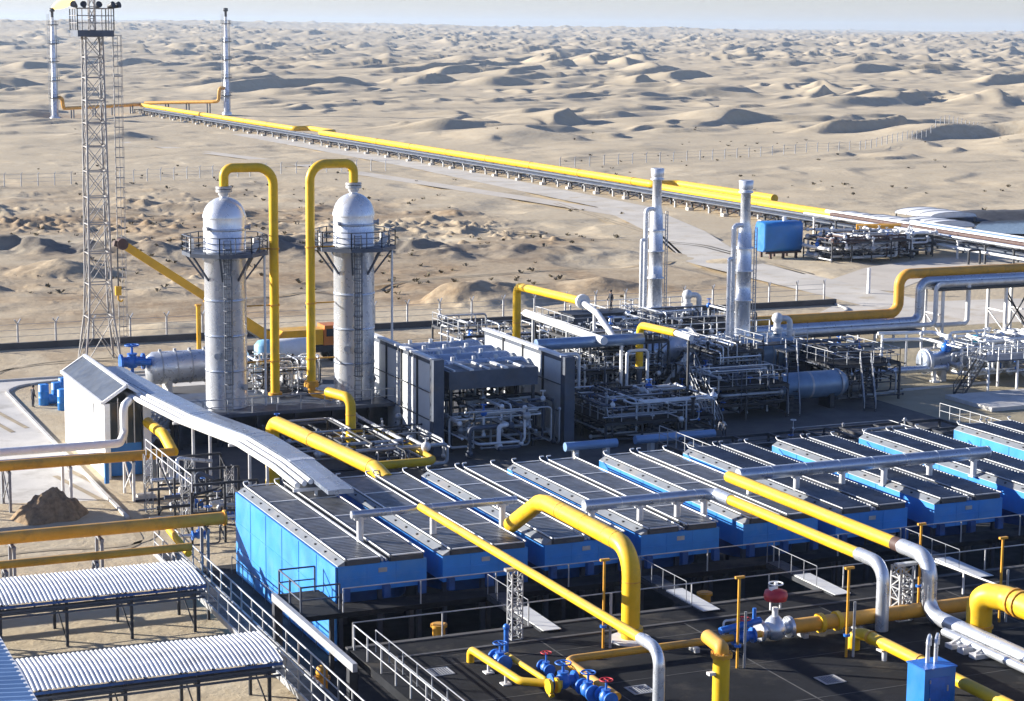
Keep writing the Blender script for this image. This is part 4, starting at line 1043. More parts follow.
    if side < 0:
        m = MB(); m.tube([(xd, TY-.1, zb), (xd, TY-.1, BZ+.6), (xd+1.2, TY-1.4, BZ+.4)], .3, 12, .4); flange(m, (xd, TY-.1, zb-.1), (0, 0, 1), .55, .25); m.build('foot_elbow', ochre, t)
    else:
        m = MB()
        for k in (-.25, .25): m.cyl((xd+k, TY-.1, BZ), (xd+k, TY-.1, BZ+.6), .07, n=6)
        m.build('stand', whiter, t)
tower(TX1, 1, 'silver domed tower with its yellow overhead pipe dropping on the right')
tower(TX2, -1, 'silver domed tower with its yellow overhead pipe dropping on the left')
# silver drum and equipment behind the towers
t = thing('horizontal_drum', 'long silver horizontal drum with a scalloped top, behind the left tower', 'vessel', (43, 161, 0))
m = MB(); m.lathe((0, 160.6, 2.3), [(.3, 38.2), (1.0, 38.35), (1.35, 38.8), (1.35, 46.4), (1.0, 46.8), (.3, 46.95)], 24, 'x'); m.build('shell', silver, t)
m = MB()
for k in range(6): m.lathe((0, 160.6, 2.3), [(1.38, 39.3+1.25*k), (1.42, 39.36+1.25*k), (1.38, 39.42+1.25*k)], 24, 'x', caps=False); m.cyl((39.4+1.25*k, 160.6, 3.6), (39.4+1.25*k, 160.6, 3.85), .14, n=8)
m.build('band', galv, t)
m = MB()
for xx in (40, 45.2): m.box(xx-.2, xx+.2, 159.7, 161.5, 0, 1.3)
m.build('saddle', kerbm, t)
t = thing('motor_valve', 'blue motor valve standing at the end of the silver drum', 'valve', at(134, 372, 0))
q = V((37.0, 160.2, 3.0)); valve_parts(t, q, (1, 0, 0), .38, bluev, bluev, .8)
m = MB(); m.cyl((37.0, 160.2, 0), (37.0, 160.2, 2.5), .15, n=8); m.cyl((37.2, 159.8, 3.1), (38.4, 159.4, 3.0), .3, n=12); m.build('stand', bluev, t)
for x0, y0, l_, mm in ((48.6, 161.0, 'pale blue tank among the pipework between the towers', mat('pale blue paint', (.22, .45, .62), .45, var=.12)), (51.5, 163.5, 'white lying tank behind the foot of the right tower pipe', white)):
    t = thing('small_tank', l_, 'tank', (x0, y0, 0)); m = MB()
    if 'lying' in l_: m.lathe((0, y0, 2.6), [(.3, x0-2.2), (.9, x0-2.0), (1.1, x0-1.6), (1.1, x0+1.6), (.9, x0+2.0), (.3, x0+2.2)], 20, 'x')
    else: m.lathe((x0, y0, 0), [(.9, 1.0), (1.0, 1.2), (1.0, 3.6), (.7, 4.0), (.2, 4.1)], 20)
    m.build('shell', mm, t)
    m = MB()
    for k in (-1, 1): m.box(x0+k*.8-.12, x0+k*.8+.12, y0-.7, y0+.7, 0, 1.6 if 'lying' in l_ else 1.1)
    m.build('saddle', galv, t)
# clutter generator: short orthogonal pipe runs with valves and stands
def pipework(t, x0, x1, y0, y1, z0, z1, n, sd=1, mats=None, r=(.05, .14), vfrac=.35):
    g_ = random.Random(sd); mats = mats or [whiter, galv, silver, dark, dark]
    for k in range(min(92, int(n*1.9))):
        p = V((g_.uniform(x0, x1), g_.uniform(y0, y1), g_.uniform(z0, z1))); pts = [p.copy()]; ax = g_.randrange(3)
        for j in range(g_.randint(2, 4)):
            q = pts[-1].copy(); lim = ((x0, x1), (y0, y1), (z0, z1))[ax]; q[ax] = g_.uniform(*lim)
            if abs(q[ax]-pts[-1][ax]) < .5: q[ax] = lim[0] if abs(lim[0]-q[ax]) > abs(lim[1]-q[ax]) else lim[1]
            pts.append(q); ax = (ax+g_.choice((1, 2))) % 3
        rr = g_.uniform(*r)*(.6 if k % 3 else 1.); m = MB(); m.tube(pts, rr, 8, .3, 4)
        for q in (pts[0], pts[-1]): m.ball(q, rr*1.8, 8)
        m.build('pipe', g_.choice(mats), t)
        if g_.random() < vfrac:
            q = pts[1]; m = MB(); m.ball(q, rr*2.6, 8); m.cyl(q, q+V((0, 0, .6)), rr*.5, n=6); m.ring(q+V((0, 0, .6)), .2, .03, 10); m.build('valve', g_.choice([whiter, bluev, galv, silver]), t)
t = thing('pipework_skid', 'tangle of small pipes and rails at the feet of the towers', 'skid', (TX1+5, TY+2, BZ)); pipework(t, TX1+2, TX2-1.8, TY+1.8, TY+5.5, BZ+.1, BZ+2.8, 20, 5)
m = MB(); railing(m, [(TX1+2, TY+5.8, BZ), (TX2-1.8, TY+5.8, BZ)], 1.1, 1.2, .04, 1); m.build('handrail', galv, t)
t = thing('pipework_skid', 'low tangle of pipes and white rails left of the left tower', 'skid', (36, TY+2, 0)); pipework(t, 33.2, TX1-4.9, TY-2, TY+9, .5, 2.6, 24, 9, [whiter, silver, galv])
m = MB(); railing(m, [(33.4, TY-2, .02), (33.4, TY+9, .02)], 1.2, 1.3, .045, 1); railing(m, [(35., TY, 1.2), (35., TY+10, 1.2)], 1.1, 1.3, .045, 1); m.build('handrail', whiter, t)
t = thing('pipework_skid', 'shadowed valves and pipes on the ground in front of the tower platform', 'skid', (47, 131, 0)); pipework(t, 40, 51, 124, TY-4, .3, 2.2, 24, 21, [dark, darkb, galv, galv], (.06, .16))

# yellow piping in front of the towers
def py_pipe(name, label, pts, r, bend, mt, fl=(), group='yellow pipes by the towers'):
    t = thing(name, label, 'pipe', (pts[0][0], pts[0][1], 0), group)
    m = MB(); m.tube(pts, r, 16, bend, 8); m.build('pipe', mt, t)
    for p, ax in fl: m = MB(); flange(m, p, ax, r*1.06, .1); m.build('weld_band', ochre, t)
a, b = at(272, 421, 5.0), at(376, 469, 5.0)
d_ = (b-a).normalized()
py_pipe('yellow_pipe', 'thick yellow pipe rising beside the cable duct and running down to the coolers', [(a.x, a.y, .3), (a.x, a.y, 5.0), (b.x, b.y, 5.0), (b.x+d_.x*1.5, b.y+d_.y*1.5, 4.6)], .46, 1.0, yellow, [(a.lerp(b, .42), d_), (a.lerp(b, .97), d_)])
q = at(351, 455, 0); zz = zrow(q.x, q.y, 398)
py_pipe('yellow_pipe', 'upright yellow pipe with an elbow turned towards the right tower', [(q.x-.9, q.y+2.4, zz+.1), (q.x, q.y, zz), (q.x, q.y, .1)], .36, .7, yellow, [((q.x, q.y, zz-1.2), (0, 0, 1))])
a, b, c = at(370, 431, 1.2), at(386, 432, 1.2), at(434, 461, 1.2); e_ = at(378, 467, 1.2)
py_pipe('yellow_pipe', 'yellow pipe making a bend close behind the first coolers', [(a.x-6, a.y-.2, 1.2), (b.x, b.y, 1.2), (c.x, c.y, 1.2), (e_.x, c.y, 1.2)], .3, .7, yellow, [((b.lerp(c, .45)), (c-b)), (b.lerp(c, .95), (c-b))])

# walled bay with bundles of silver vessels
def wall_screen(label, x, y0, y1, z, lit):
    t = thing('wall_screen', label, 'screen wall', (x, y0, 0), 'tall screen walls of the vessel bay')
    m = MB(); m.box(x-.06, x+.06, y0+.3, y1, 0, z); m.build('panel', darkb, t)
    n = 4
    for k in range(n):
        ya, yb = y0+.5+(y1-y0-.6)*k/n, y0+.3+(y1-y0-.6)*(k+1)/n
        m = MB(); m.box(x-.12, x-.062, ya, yb-.12, .3, z-.35); m.build('cladding_sheet', panelw, t)
    m = MB(); m.bar((x, y0, z+.08), (x, y1, z+.08), .5, .16); m.build('coping', white, t)
    m = MB(); m.box(x-.45, x+.35, y0-.45, y0+.28, 0, z+.2); m.build('end_column', darkb, t)
    m = MB()
    for k in range(n): yy = y0+.36+(y1-y0-.6)*k/n; m.box(x-.2, x-.125, yy-.06, yy+.08, .1, z); 
    for zz in (2.4, 4.4): m.cyl((x-.25, y0+.3, zz), (x-.25, y1, zz), .04, n=6)
    m.build('frame_rib', dark, t)
    return t
q = at(437, 455, 0); zA = zrow(q.x, q.y, 362)
wall_screen('tall panelled screen wall just right of the right tower', q.x, q.y, q.y+13.5, zA, True)
q2 = at(567, 445, 0); zB = zrow(q2.x, q2.y, 359)
wall_screen('tall panelled screen wall with two pale panels, left of the pipe jungle', q2.x, q2.y, q2.y+15.5, zB, True)
xa, xb = q.x, q2.x
for k, l_ in enumerate(('nearest silver vessel slung between the two screen walls', 'second silver vessel slung between the two screen walls', 'third silver vessel between the screen walls, under the yellow pipe', 'farthest silver vessel between the screen walls')):
    y = q.y+4.5+2.9*k; t = thing('horizontal_vessel', l_, 'vessel', ((xa+xb)/2, y, 0), 'silver vessels in the walled bay'); z = 5.0
    m = MB(); m.lathe((0, y, z), [(.2, xa+1.2), (.75, xa+1.35), (1.0, xa+1.8), (1.0, xb-1.6), (.75, xb-1.2), (.2, xb-1.0)], 20, 'x'); m.build('shell', silverd, t)
    m = MB()
    for xx in (xa+2.5, xa+4.2, xa+6.): m.lathe((0, y, z), [(1.03, xx-.07), (1.03, xx+.07)], 20, 'x', caps=False); m.cyl((xx+.5, y, z+.9), (xx+.5, y, z+1.25), .16, n=8)
    m.build('band', whiter, t)
    m = MB()
    for xx in (xa+2.2, xb-2.4): m.box(xx-.15, xx+.15, y-.8, y+.8, z-1.9, z-.5); m.bar((xx, y-.8, 0), (xx, y-.8, z-1.9), .2); m.bar((xx, y+.8, 0), (xx, y+.8, z-1.9), .2)
    m.build('support_frame', dark, t)
    m = MB()
    for xx in (xa+2.8, xa+4.8, xa+6.6): m.cyl((xx, y, .3), (xx, y, z-.9), .11, n=8); m.ball((xx, y, 2.2), .25, 8)
    m.build('drop_pipe', whiter if k == 0 else galv, t)
t = thing('silver_fan_duct', 'flat grey topped duct with white strips at the front of the walled bay', 'duct', (xa+4, q.y+1, 0))
m = MB(); m.box(xa+1.0, xb-2.2, q.y+.2, q.y+3.4, 4.6, 5.9); m.build('casing', darkb, t)
m = MB()
for k in range(5): m.bar((xa+1.4+1.35*k, q.y+.2, 5.97), (xa+1.4+1.35*k, q.y+3.4, 5.97), .3 if k % 2 else .14, .12)
m.build('top_strip', white, t)
m = MB()
for xx in (xa+1.2, xb-2.5):
    for yy in (q.y+.4, q.y+3.2): m.bar((xx, yy, 0), (xx, yy, 4.6), .2)
m.build('leg_frame', dark, t)
t = thing('pipework_skid', 'shadowed tangle of pipes at the bottom of the walled bay', 'skid', (xa+5, q.y-2, 0)); pipework(t, xa+1, xb-1, q.y-3, q.y+8, .4, 3.6, 26, 33, [darkb, galv, whiter, dark], (.07, .18))
z_ = zrow(xa+2, q.y+9.5, 345)
t = thing('ochre_pipe', 'ochre pipe loop behind the vessels of the walled bay', 'pipe', (xa+2, q.y+17, 0))
m = MB(); m.tube([(xa+1.2, q.y+16, .1), (xa+1.2, q.y+16, 3.6), (xa+4.5, q.y+17, 3.6), (xb+1, q.y+17, 3.6)], .22, 12, .6); m.build('pipe', ochre, t)
m = MB(); m.bar((xa+5.5, q.y+17, 0), (xa+5.5, q.y+17, 3.4), .2); m.bar((xb, q.y+17, 0), (xb, q.y+17, 3.4), .2); m.build('stand', galv, t)

# ------------------------------------------------------------------ fired heaters with their stacks, and the pipe jungle around them
def heater(label, sx, sy, ptop, r0_, bl):
    t = thing('fired_heater', label, 'heater', (sx, sy, 0), 'two fired heaters with silver stacks')
    zt = zrow(sx, sy, ptop); zb = 4.4
    m = MB(); m.lathe((0, sy, 2.9), [(.4, sx-7.3), (1.3, sx-7.0), (1.7, sx-6.3), (1.7, sx+4.3), (1.3, sx+4.9), (.8, sx+5.1), (.8, sx+5.9)], 28, 'x'); m.build('drum', bl, t)
    m = MB()
    for xx in (sx-4.5, sx-1.5, sx+2.2): m.lathe((0, sy, 2.9), [(1.74, xx-.06), (1.74, xx+.06)], 28, 'x', caps=False)
    flange(m, (sx+5.5, sy, 2.9), (1, 0, 0), 1.1, .25); flange(m, (sx+5.95, sy, 2.9), (1, 0, 0), 1.1, .2); m.build('band', galv, t)
    m = MB()
    for xx in (sx-4, sx+2.8): m.box(xx-.3, xx+.3, sy-1.4, sy+1.4, 0, 1.6)
    m.build('saddle', darkb, t)
    m = MB(); m.lathe((sx, sy, 0), [(1.0, zb-.4), (.68, zb+.4), (.66, zb+3.1), (.78, zb+3.12), (.78, zb+3.25), (.64, zb+3.27), (.62, zb+5.6), (.76, zb+5.62), (.76, zb+5.75), (.62, zb+5.77), (.61, zb+7.6)], 24)
    m.build('stack', tankm, t)
    m = MB(); z1_ = zb+7.6; m.lathe((sx, sy, 0), [(.78, z1_-.02), (.78, z1_+.12), (.6, z1_+.14), (.56, z1_+1.6), (.44, z1_+2.1), (.42, zt-1.15), (.62, zt-1.1), (.62, zt-.95), (.46, zt-.9), (.58, zt-.75), (.62, zt-.05), (.5, zt), (.36, zt-.1)], 24); m.build('upper_stack', tankm, t)
    for k, (dx, dz) in enumerate(((-1.25, 9.6), (-1.75, 7.4))):
        m = MB(); m.tube([(sx+dx, sy-.3, 4.2), (sx+dx, sy-.3, zb+dz), (sx-.5, sy-.3, zb+dz)] if k == 0 else [(sx+dx, sy-.5, 4.2), (sx+dx, sy-.5, zb+dz-.6), (sx-1.5, sy-.5, zb+dz-.6)], .22 if k == 0 else .17, 12, .6); m.build('bypass_pipe', tankm, t)
    m = MB(); ladder(m, sx+.95, sy-.2, 4.4, zt-4, (1, 0), False, .4); m.build('ladder', galv, t)
    m = MB(); m.box(sx-6, sx+4.5, sy-3.2, sy-1.9, 4.05, 4.16); m.box(sx-6, sx+4.5, sy+1.9, sy+3.0, 4.05, 4.16)
    pl = m.build('service_platform', dark, t)
    m = MB(); railing(m, [(sx-6, sy-3.2, 4.16), (sx+4.5, sy-3.2, 4.16)], 1.1, 1.3, .045, 1); railing(m, [(sx-6, sy+3., 4.16), (sx+4.5, sy+3., 4.16)], 1.1, 1.3, .045, 1); railing(m, [(sx-6, sy-3.2, 4.16), (sx-6, sy+3., 4.16)], 1.1, 1.3, .045, 1); m.build('handrail', whiter, pl)
    m = MB()
    for xx in (sx-5.8, sx-1, sx+4.2):
        for yy in (sy-3.1, sy+2.9): m.bar((xx, yy, 0), (xx, yy, 4.05), .16)
    m.build('platform_leg', dark, pl)
    m = MB(); stairs(m, (sx-3.2, sy-9.5, .2), (sx-5.2, sy-3.3, 4.1), .9); m.build('stair', whiter if bl is blued else galv, t)
    m = MB(); m.cyl((sx+3.2, sy-.4, 4.6), (sx+3.2, sy-.4, 5.9), .3, n=12); m.ball((sx+3.2, sy-.4, 5.9), .5, 10); flange(m, (sx+3.2, sy-.4, 5.0), (0, 0, 1), .5, .2); m.tube([(sx+3.2, sy-.4, 5.9), (sx+4.2, sy-.8, 5.9), (sx+4.2, sy-.8, 4.4)], .25, 10, .4); m.build('relief_valve', whiter, t)
    return t
heater('fired heater with the left of the two tall silver stacks', 86.5, 162.6, 168, 1., darkb)
heater('fired heater with the right of the two tall silver stacks, before the blue tank', 86.3, 146.3, 180, 1., mat('blue grey drum paint', (.26, .36, .48), .4, .3, var=.15))
for args in ((('silver_drum', 'fat dull silver drum behind the bright stair stringer'), 78.5, 146.5, 3.6, 1.75, 3.2, silverd), (('silver_drum', 'smaller blue grey drum under the right heater stair'), 86.5, 136.2, 1.9, 1.1, 3.2, mat('drum grey blue', (.18, .27, .38), .4, .3))):
    (nm, l_), x, y, z, r, hl, mt = args
    t = thing(nm, l_, 'vessel', (x, y, 0)); m = MB(); m.lathe((0, y, z), [(.2, x-hl-.5), (r*.7, x-hl-.3), (r, x-hl+.2), (r, x+hl-.2), (r*.7, x+hl+.3), (.2, x+hl+.5)], 24, 'x'); m.build('shell', mt, t)
    m = MB(); m.lathe((0, y, z), [(r*1.02, x-.1), (r*1.02, x+.1)], 24, 'x', caps=False); flange(m, (x+hl-.4, y, z), (1, 0, 0), r*1.08, .2); m.build('band', galv, t)
    m = MB()
    for k in (-1, 1): m.box(x+k*hl*.6-.2, x+k*hl*.6+.2, y-r*.8, y+r*.8, 0, z-r*.6)
    m.build('saddle', dark, t)
# frames crowded with pipes
def frame_skid(label, x0, x1, y0, y1, z, n, sd, deck=True, mats=None, pz=(.4, None), rail=True, r=(.05, .13)):
    t = thing('process_skid', label, 'process skid', ((x0+x1)/2, (y0+y1)/2, 0), 'process skids of the pipe jungle')
    m = MB(); nx = max(1, round((x1-x0)/3.2)); ny = max(1, round((y1-y0)/3.2))
    xs = [x0+(x1-x0)*k/nx for k in range(nx+1)]; ys = [y0+(y1-y0)*k/ny for k in range(ny+1)]
    for a_ in xs:
        for b_ in ys: m.bar((a_, b_, 0), (a_, b_, z), .15)
    for a_ in xs: m.bar((a_, y0, z), (a_, y1, z), .16, .2); m.bar((a_, y0, z*.5), (a_, y1, z*.5), .1)
    for b_ in ys: m.bar((x0, b_, z), (x1, b_, z), .16, .2); m.bar((x0, b_, z*.5), (x1, b_, z*.5), .1)
    for a_, b_ in zip(xs, xs[1:]): m.bar((a_, y0, z*.5), (b_, y0, z-.1), .07)
    m.build('frame', dark, t)
    if deck:
        m = MB(); m.box(x0, x1, y0, y1, z+.1, z+.16); m.build('grating', asph, t)
    if rail:
        m = MB(); railing(m, [(x0, y1, z+.16), (x0, y0, z+.16), (x1, y0, z+.16), (x1, y1, z+.16)], 1.1, 1.3, .03, 1); m.build('handrail', galv, t)
    g_ = random.Random(sd+500)
    for k in range(max(2, int((x1-x0)*(y1-y0)/22))):      # pumps, coolers and small vessels filling the frame
        cx_, cy_ = g_.uniform(x0+1.2, x1-1.2), g_.uniform(y0+1, y1-1); hh = z*g_.uniform(.45, .85)
        m = MB()
        if k % 2: m.lathe((0, cy_, hh*.55), [(.15, cx_-1.5), (hh*.34, cx_-1.3), (hh*.36, cx_+1.1), (hh*.2, cx_+1.4), (.1, cx_+1.6)], 16, 'x'); m.box(cx_-1.1, cx_+1, cy_-.3, cy_+.3, 0, hh*.3)
        else: m.box(cx_-1.0, cx_+1.0, cy_-.8, cy_+.8, .02, hh); m.box(cx_-.7, cx_+.4, cy_-.5, cy_+.5, hh, hh+.3); m.cyl((cx_+.7, cy_, hh), (cx_+.7, cy_, hh+.7), .16, n=8)
        m.build('equipment_body', g_.choice([dark, darkb, darkb, grey]), t)
    pipework(t, x0-.3, x1+.3, y0-.4, y1, pz[0], pz[1] or z+1.2, n, sd, mats, r)
    return t
frame_skid('low skid crowded with thin white pipes, right of the pale screen wall', 64.5, 73.5, 128.5, 136.5, 1.6, 34, 41, True, [whiter, whiter, galv, silver, dark, darkb], (.3, 3.4))
frame_skid('two-storey skid with white rails below the broad silver pipe', 65.0, 74.0, 138.5, 146.5, 3.6, 34, 43, True, [whiter, galv, silver, dark, darkb])
frame_skid('skid behind the horizontal silver pipe, beneath the man on top', 72.0, 80.5, 149.5, 157.5, 5.0, 30, 47, True, None, (.5, 6.2))
frame_skid('dark skid with pale uprights between the silver drum and the stairs', 75.5, 83.0, 133.5, 141.5, 2.6, 30, 53, True, [dark, galv, whiter, darkb])
frame_skid('dark skid at the right end of the pipe jungle, with rails over the yard', 89.5, 96.0, 137.0, 145.0, 3.0, 24, 59, True, [dark, darkb, galv])
frame_skid('long skid of white flanged pipes between the two heaters', 78.0, 90.5, 151.5, 158, 4.2, 34, 61, True, [whiter, silver, galv, dark, dark], (2., 5.6))
frame_skid('low skid with white pipes left of the far heater', 66.5, 77.0, 160.5, 168.0, 3.4, 26, 67, False, [whiter, silver, galv], (.5, 4.4))
frame_skid('dark fenced skid close behind the middle coolers', 66.0, 90, 110.5, 123, 1.2, 26, 71, False, [dark, darkb, galv], (.2, 1.6), True)
PM = at(611, 310.5, 6.2); ca, cb_, cy_ = PM.x-4.2, PM.x+1.2, PM.y
t = thing('dark_cabin', 'dark boxed cabin roof below the standing man', 'cabin', (PM.x-1, cy_, 0)); m = MB(); m.box(ca, cb_, cy_-1.3, cy_+1.3, 4.2, 6.1); m.build('body', darkb, t)
m = MB(); m.box(ca-.2, cb_+.2, cy_-1.4, cy_+1.4, 6.103, 6.2); m.build('roof', dark, t)
m = MB()
for xx in (ca+.2, cb_-.2):
    for yy in (cy_-1.1, cy_+1.1): m.bar((xx, yy, 0), (xx, yy, 4.2), .2)
m.build('leg_frame', dark, t)
p, q = at(536, 345, 6.4), at(634, 336, 6.4)
t = thing('silver_pipe', 'broad level silver pipe running from the pale screen wall to the yellow riser', 'pipe', p)
m = MB(); m.cyl((p.x, p.y, 6.4), (q.x, p.y, 6.4), .45, n=16); m.build('pipe', mat('blue grey cladding', (.22, .32, .48), .4, .4), t)
m = MB()
for k in (.15, .8): xx = p.x+(q.x-p.x)*k; m.bar((xx, p.y, 0), (xx, p.y, 6), .2); m.tube([(xx+2, p.y-.6, 2.6), (xx+2, p.y-.6, 5.6), (xx+.2, p.y-.6, 5.6), (xx+.2, p.y-.6, 1)], .13, 8, .35)
m.build('support', whiter, t)
p, q = at(526, 313, 6.6), at(604, 341, 6.6)
t = thing('white_pipe', 'white pipe running towards the camera over the jungle to the level silver pipe', 'pipe', p)
m = MB(); m.cyl(p, q, .32, n=14); m.build('pipe', white, t)
m = MB(); 
for k in (.1, .55): c = p.lerp(q, k); m.bar((c.x, c.y, 0), (c.x, c.y, 6.4), .18)
m.build('support', galv, t)
Xs = 70.; a = onx(517, 286, Xs); b = onx(581, 301, Xs)
py_pipe('yellow_pipe', 'yellow pipe arch rising above the screen walls at mid picture', [(a.x, a.y, .2), (a.x, a.y, a.z), (b.x, b.y, b.z), ], .36, .8, yellow, [((a.x, a.y, 5), (0, 0, 1))])
m = MB(); m.tube([(b.x, b.y+.05, b.z), (b.x, b.y-3, b.z-.6), (b.x+.2, b.y-6, b.z-2.4)], .26, 12, .6); flange(m, (b.x, b.y-.3, b.z), (0, 1, 0), .6, .3); m.bar((b.x, b.y-2.5, 0), (b.x, b.y-2.5, b.z-.6), .2)
tag(m.build('white_pipe', whiter, loc=(b.x, b.y, 0)), 'white flanged pipe continuing from the yellow pipe arch', 'pipe')
a = ony(640, 325, 138.3); Xs = a.x; b = onx(676, 333, Xs); zl = zrow(Xs, a.y, 366)
py_pipe('yellow_pipe', 'shorter yellow pipe arch in front of the silver drum', [(a.x, a.y, zl), (a.x, a.y, a.z), (b.x, b.y, b.z)], .3, .7, yellow, [((a.x, a.y, zl+.5), (0, 0, 1))])
t = thing('pipe_stand', 'dark stand carrying the foot of the shorter yellow arch', 'pipe stand', (a.x, a.y, 0))
m = MB(); m.cyl((a.x, a.y, 0), (a.x, a.y, zl-.15), .24, n=10); m.build('post', darkb, t); m = MB(); flange(m, (a.x, a.y, zl-.08), (0, 0, 1), .45, .14); m.build('flange', galv, t)
t = thing('tail_pipe', 'white tail pipe running on from the shorter yellow arch', 'pipe', (b.x, b.y, 0))
m = MB(); m.cyl((b.x, b.y-.01, b.z), (b.x, b.y-2.4, b.z-.05), .24, n=10); m.build('pipe', whiter, t); m = MB(); m.bar((b.x, b.y-2., 0), (b.x, b.y-2., b.z-.2), .16); m.build('support', dark, t)
t = thing('stair_flight', 'bright inclined stair stringer crossing the fat silver drum', 'stair', at(665, 400, 0)); Ys = 139.
a = ony(655, 399, Ys); b = ony(690, 352, Ys); m = MB(); m.bar(a, b, .16, .34); m.build('stringer', whiter, t)
m = MB()
for k in range(12): c = a.lerp(b, (k+.5)/12); m.bar(c+V((0, .05, 0)), c+V((0, .9, 0)), .25, .04)
m.build('tread', dark, t)
m = MB(); m.bar(a+V((0, .95, 0)), b+V((0, .95, 0)), .08, .24); m.bar((b.x, b.y+.3, 0), b+V((0, .3, 0)), .14); m.bar((b.x, b.y+.9, 0), b+V((0, .9, 0)), .14); m.build('support', dark, t)
for (px0, py0, px1, py1, z, l_) in ((565, 447, 610, 440, 1.3, 'blue grey pipe lying behind the fourth cooler'), (635, 440, 705, 430, 1.2, 'long blue grey pipe lying behind the fifth cooler')):
    p, q = at(px0, py0, z), at(px1, py1, z); t = thing('ground_pipe', l_, 'pipe', (p.x, p.y, 0)); m = MB(); m.cyl((p.x, p.y, z), (q.x, p.y, z), .32, n=14); m.build('pipe', roofm, t)
    m = MB(); 
    for k in (.2, .8): xx = p.x+(q.x-p.x)*k; m.box(xx-.15, xx+.15, p.y-.3, p.y+.3, 0, z-.25)
    m.build('saddle', kerbm, t)

frame_skid('tall dark three-bay frame packed with ducts left of the fat silver drum', 68.5, 75.5, 139.5, 147.0, 5.6, 46, 101, True, [dark, darkb, galv, silver, whiter], (.5, 6.6))
frame_skid('tall dark frame with stairs behind the right heater drum', 79.5, 84.0, 139.0, 143.4, 4.4, 30, 103, True, [dark, darkb, galv, silver], (.5, 5.2))
for k, (x0, y0, x1, y1, za, zb_, l_) in enumerate(((83.5, 133.2, 86.4, 138.6, .1, 4.3, 'steep dark stair climbing towards the right heater'), (90.5, 133, 92.6, 137, .1, 3.1, 'steep dark stair at the right end of the pipe jungle'), (75.0, 130.5, 75.6, 136.2, .1, 4.2, 'steep grey stair in front of the fat silver drum'))):
    t = thing('steel_stair', l_, 'stair', (x0, y0, 0), 'steep stairs of the pipe jungle'); m = MB(); a_, b_ = V((x0, y0, za)), V((x1, y1, zb_)); d_ = V((x1-x0, y1-y0, 0)).normalized(); sd_ = V((-d_.y, d_.x, 0))*.45
    for s_ in (-1, 1): m.bar(a_+sd_*s_, b_+sd_*s_, .07, .26)
    m.build('stringer', galv if k == 2 else dark, t); m = MB()
    for j in range(1, 16): p = a_.lerp(b_, j/16); m.bar(p-sd_, p+sd_, .24, .04)
    WHOLE.add('treads'); m.build('treads', dark, t)
    for s_ in (-1, 1): m = MB(); railing(m, [a_+sd_*s_, b_+sd_*s_], 1.0, 1.3, .03, 1); m.build('handrail', galv, t)
    m = MB(); m.box(x1-.6, x1+.6, y1, y1+1.4, zb_-.1, zb_); m.build('landing', dark, t)
    m = MB()
    for xx in (x1-.5, x1+.5): m.bar((xx, y1+1.2, 0), (xx, y1+1.2, zb_-.1), .14)
    m.build('landing_leg', dark, t)
# ------------------------------------------------------------------ right: raised pipe bridge, low pipe, valve skid
YR2 = 165.5
t = thing('pipe_bridge', 'ochre and silver pipe bridge that steps up to a higher level on the right', 'pipe bridge', (116, YR2, 0))
xs_ = at(908, 300, 4).x
m = MB(); m.tube([(90, YR2, 2.45), (xs_, YR2, 2.45), (xs_, YR2, 6.4), (165, YR2, 6.4)], .52, 16, 1.2, 8); m.build('yellow_pipe', ochre, t)
m = MB(); m.tube([(90, YR2-1.2, 1.75), (xs_+1.7, YR2-1.2, 1.75), (xs_+1.7, YR2-1.2, 5.7), (165, YR2-1.2, 5.7)], .48, 14, .9, 8); m.build('silver_pipe', silverd, t)
m = MB(); m.tube([(92, YR2-2.2, 1.5), (xs_+2.9, YR2-2.2, 1.5), (xs_+2.9, YR2-2.2, 5.5), (165, YR2-2.2, 5.5)], .24, 12, .6, 8); m.tube([(xs_+6.8, YR2-2.2, 5.5), (xs_+6.8, YR2-2.2, 1.4), (xs_+2.9, YR2-2.2, 1.4)], .24, 12, .5); m.build('white_pipe', whiter, t)
m = MB(); m.box(94, xs_+1, YR2-2.6, YR2+.6, .98, 1.12); m.box(xs_+3, 165, YR2-2.6, YR2+.7, 4.85, 5.05); m.build('carrier_beam', dark, t)
for x in (95.5, 100.5, 106, 111.2, 113.4):
    m = MB(); m.bar((x, YR2-2.4, 0), (x, YR2-2.4, .98), .2); m.bar((x, YR2+.4, 0), (x, YR2+.4, .98), .2); m.build('short_leg', galv, t)
for x in (xs_+3.6, xs_+11.3, xs_+14.2, xs_+21, xs_+30, xs_+40):
    m = MB()
    for yy in (YR2-2.4, YR2+.5): m.bar((x, yy, 0), (x, yy, 4.85), .26)
    m.bar((x, YR2-2.4, 2.4), (x, YR2+.5, 2.4), .14); m.bar((x, YR2-2.4, .3), (x, YR2+.5, 2.3), .1); m.build('trestle', whiter, t)
m = MB()
for a_, b_ in ((xs_+11.3, xs_+14.2),): m.bar((a_, YR2-2.4, .3), (b_, YR2-2.4, 4.6), .12); m.bar((a_, YR2-2.4, 4.6), (b_, YR2-2.4, .3), .12)
m.bar((xs_+11.3, YR2-2.4, 4.0), (xs_+14.2, YR2-2.4, 1.0), .12); m.build('bracing', dark, t)
m = MB(); q = at(898, 300, 0); m.bar((q.x, q.y+6, 0), (q.x, q.y+6, 3.0), .3)
tag(m.build('white_bollard_post', white, loc=(q.x, q.y+6, 0)), 'lone white post behind the step of the ochre pipe bridge', 'post')
for k, (x_, l_) in enumerate(((105.6, 'left crossed trestle under the lower pipe bridge'), (108.6, 'right crossed trestle under the lower pipe bridge'))):
    pass
t = thing('low_pipe', 'low silver pipe on two short white posts beside the tan yard', 'pipe', (98, 142.6, 0))
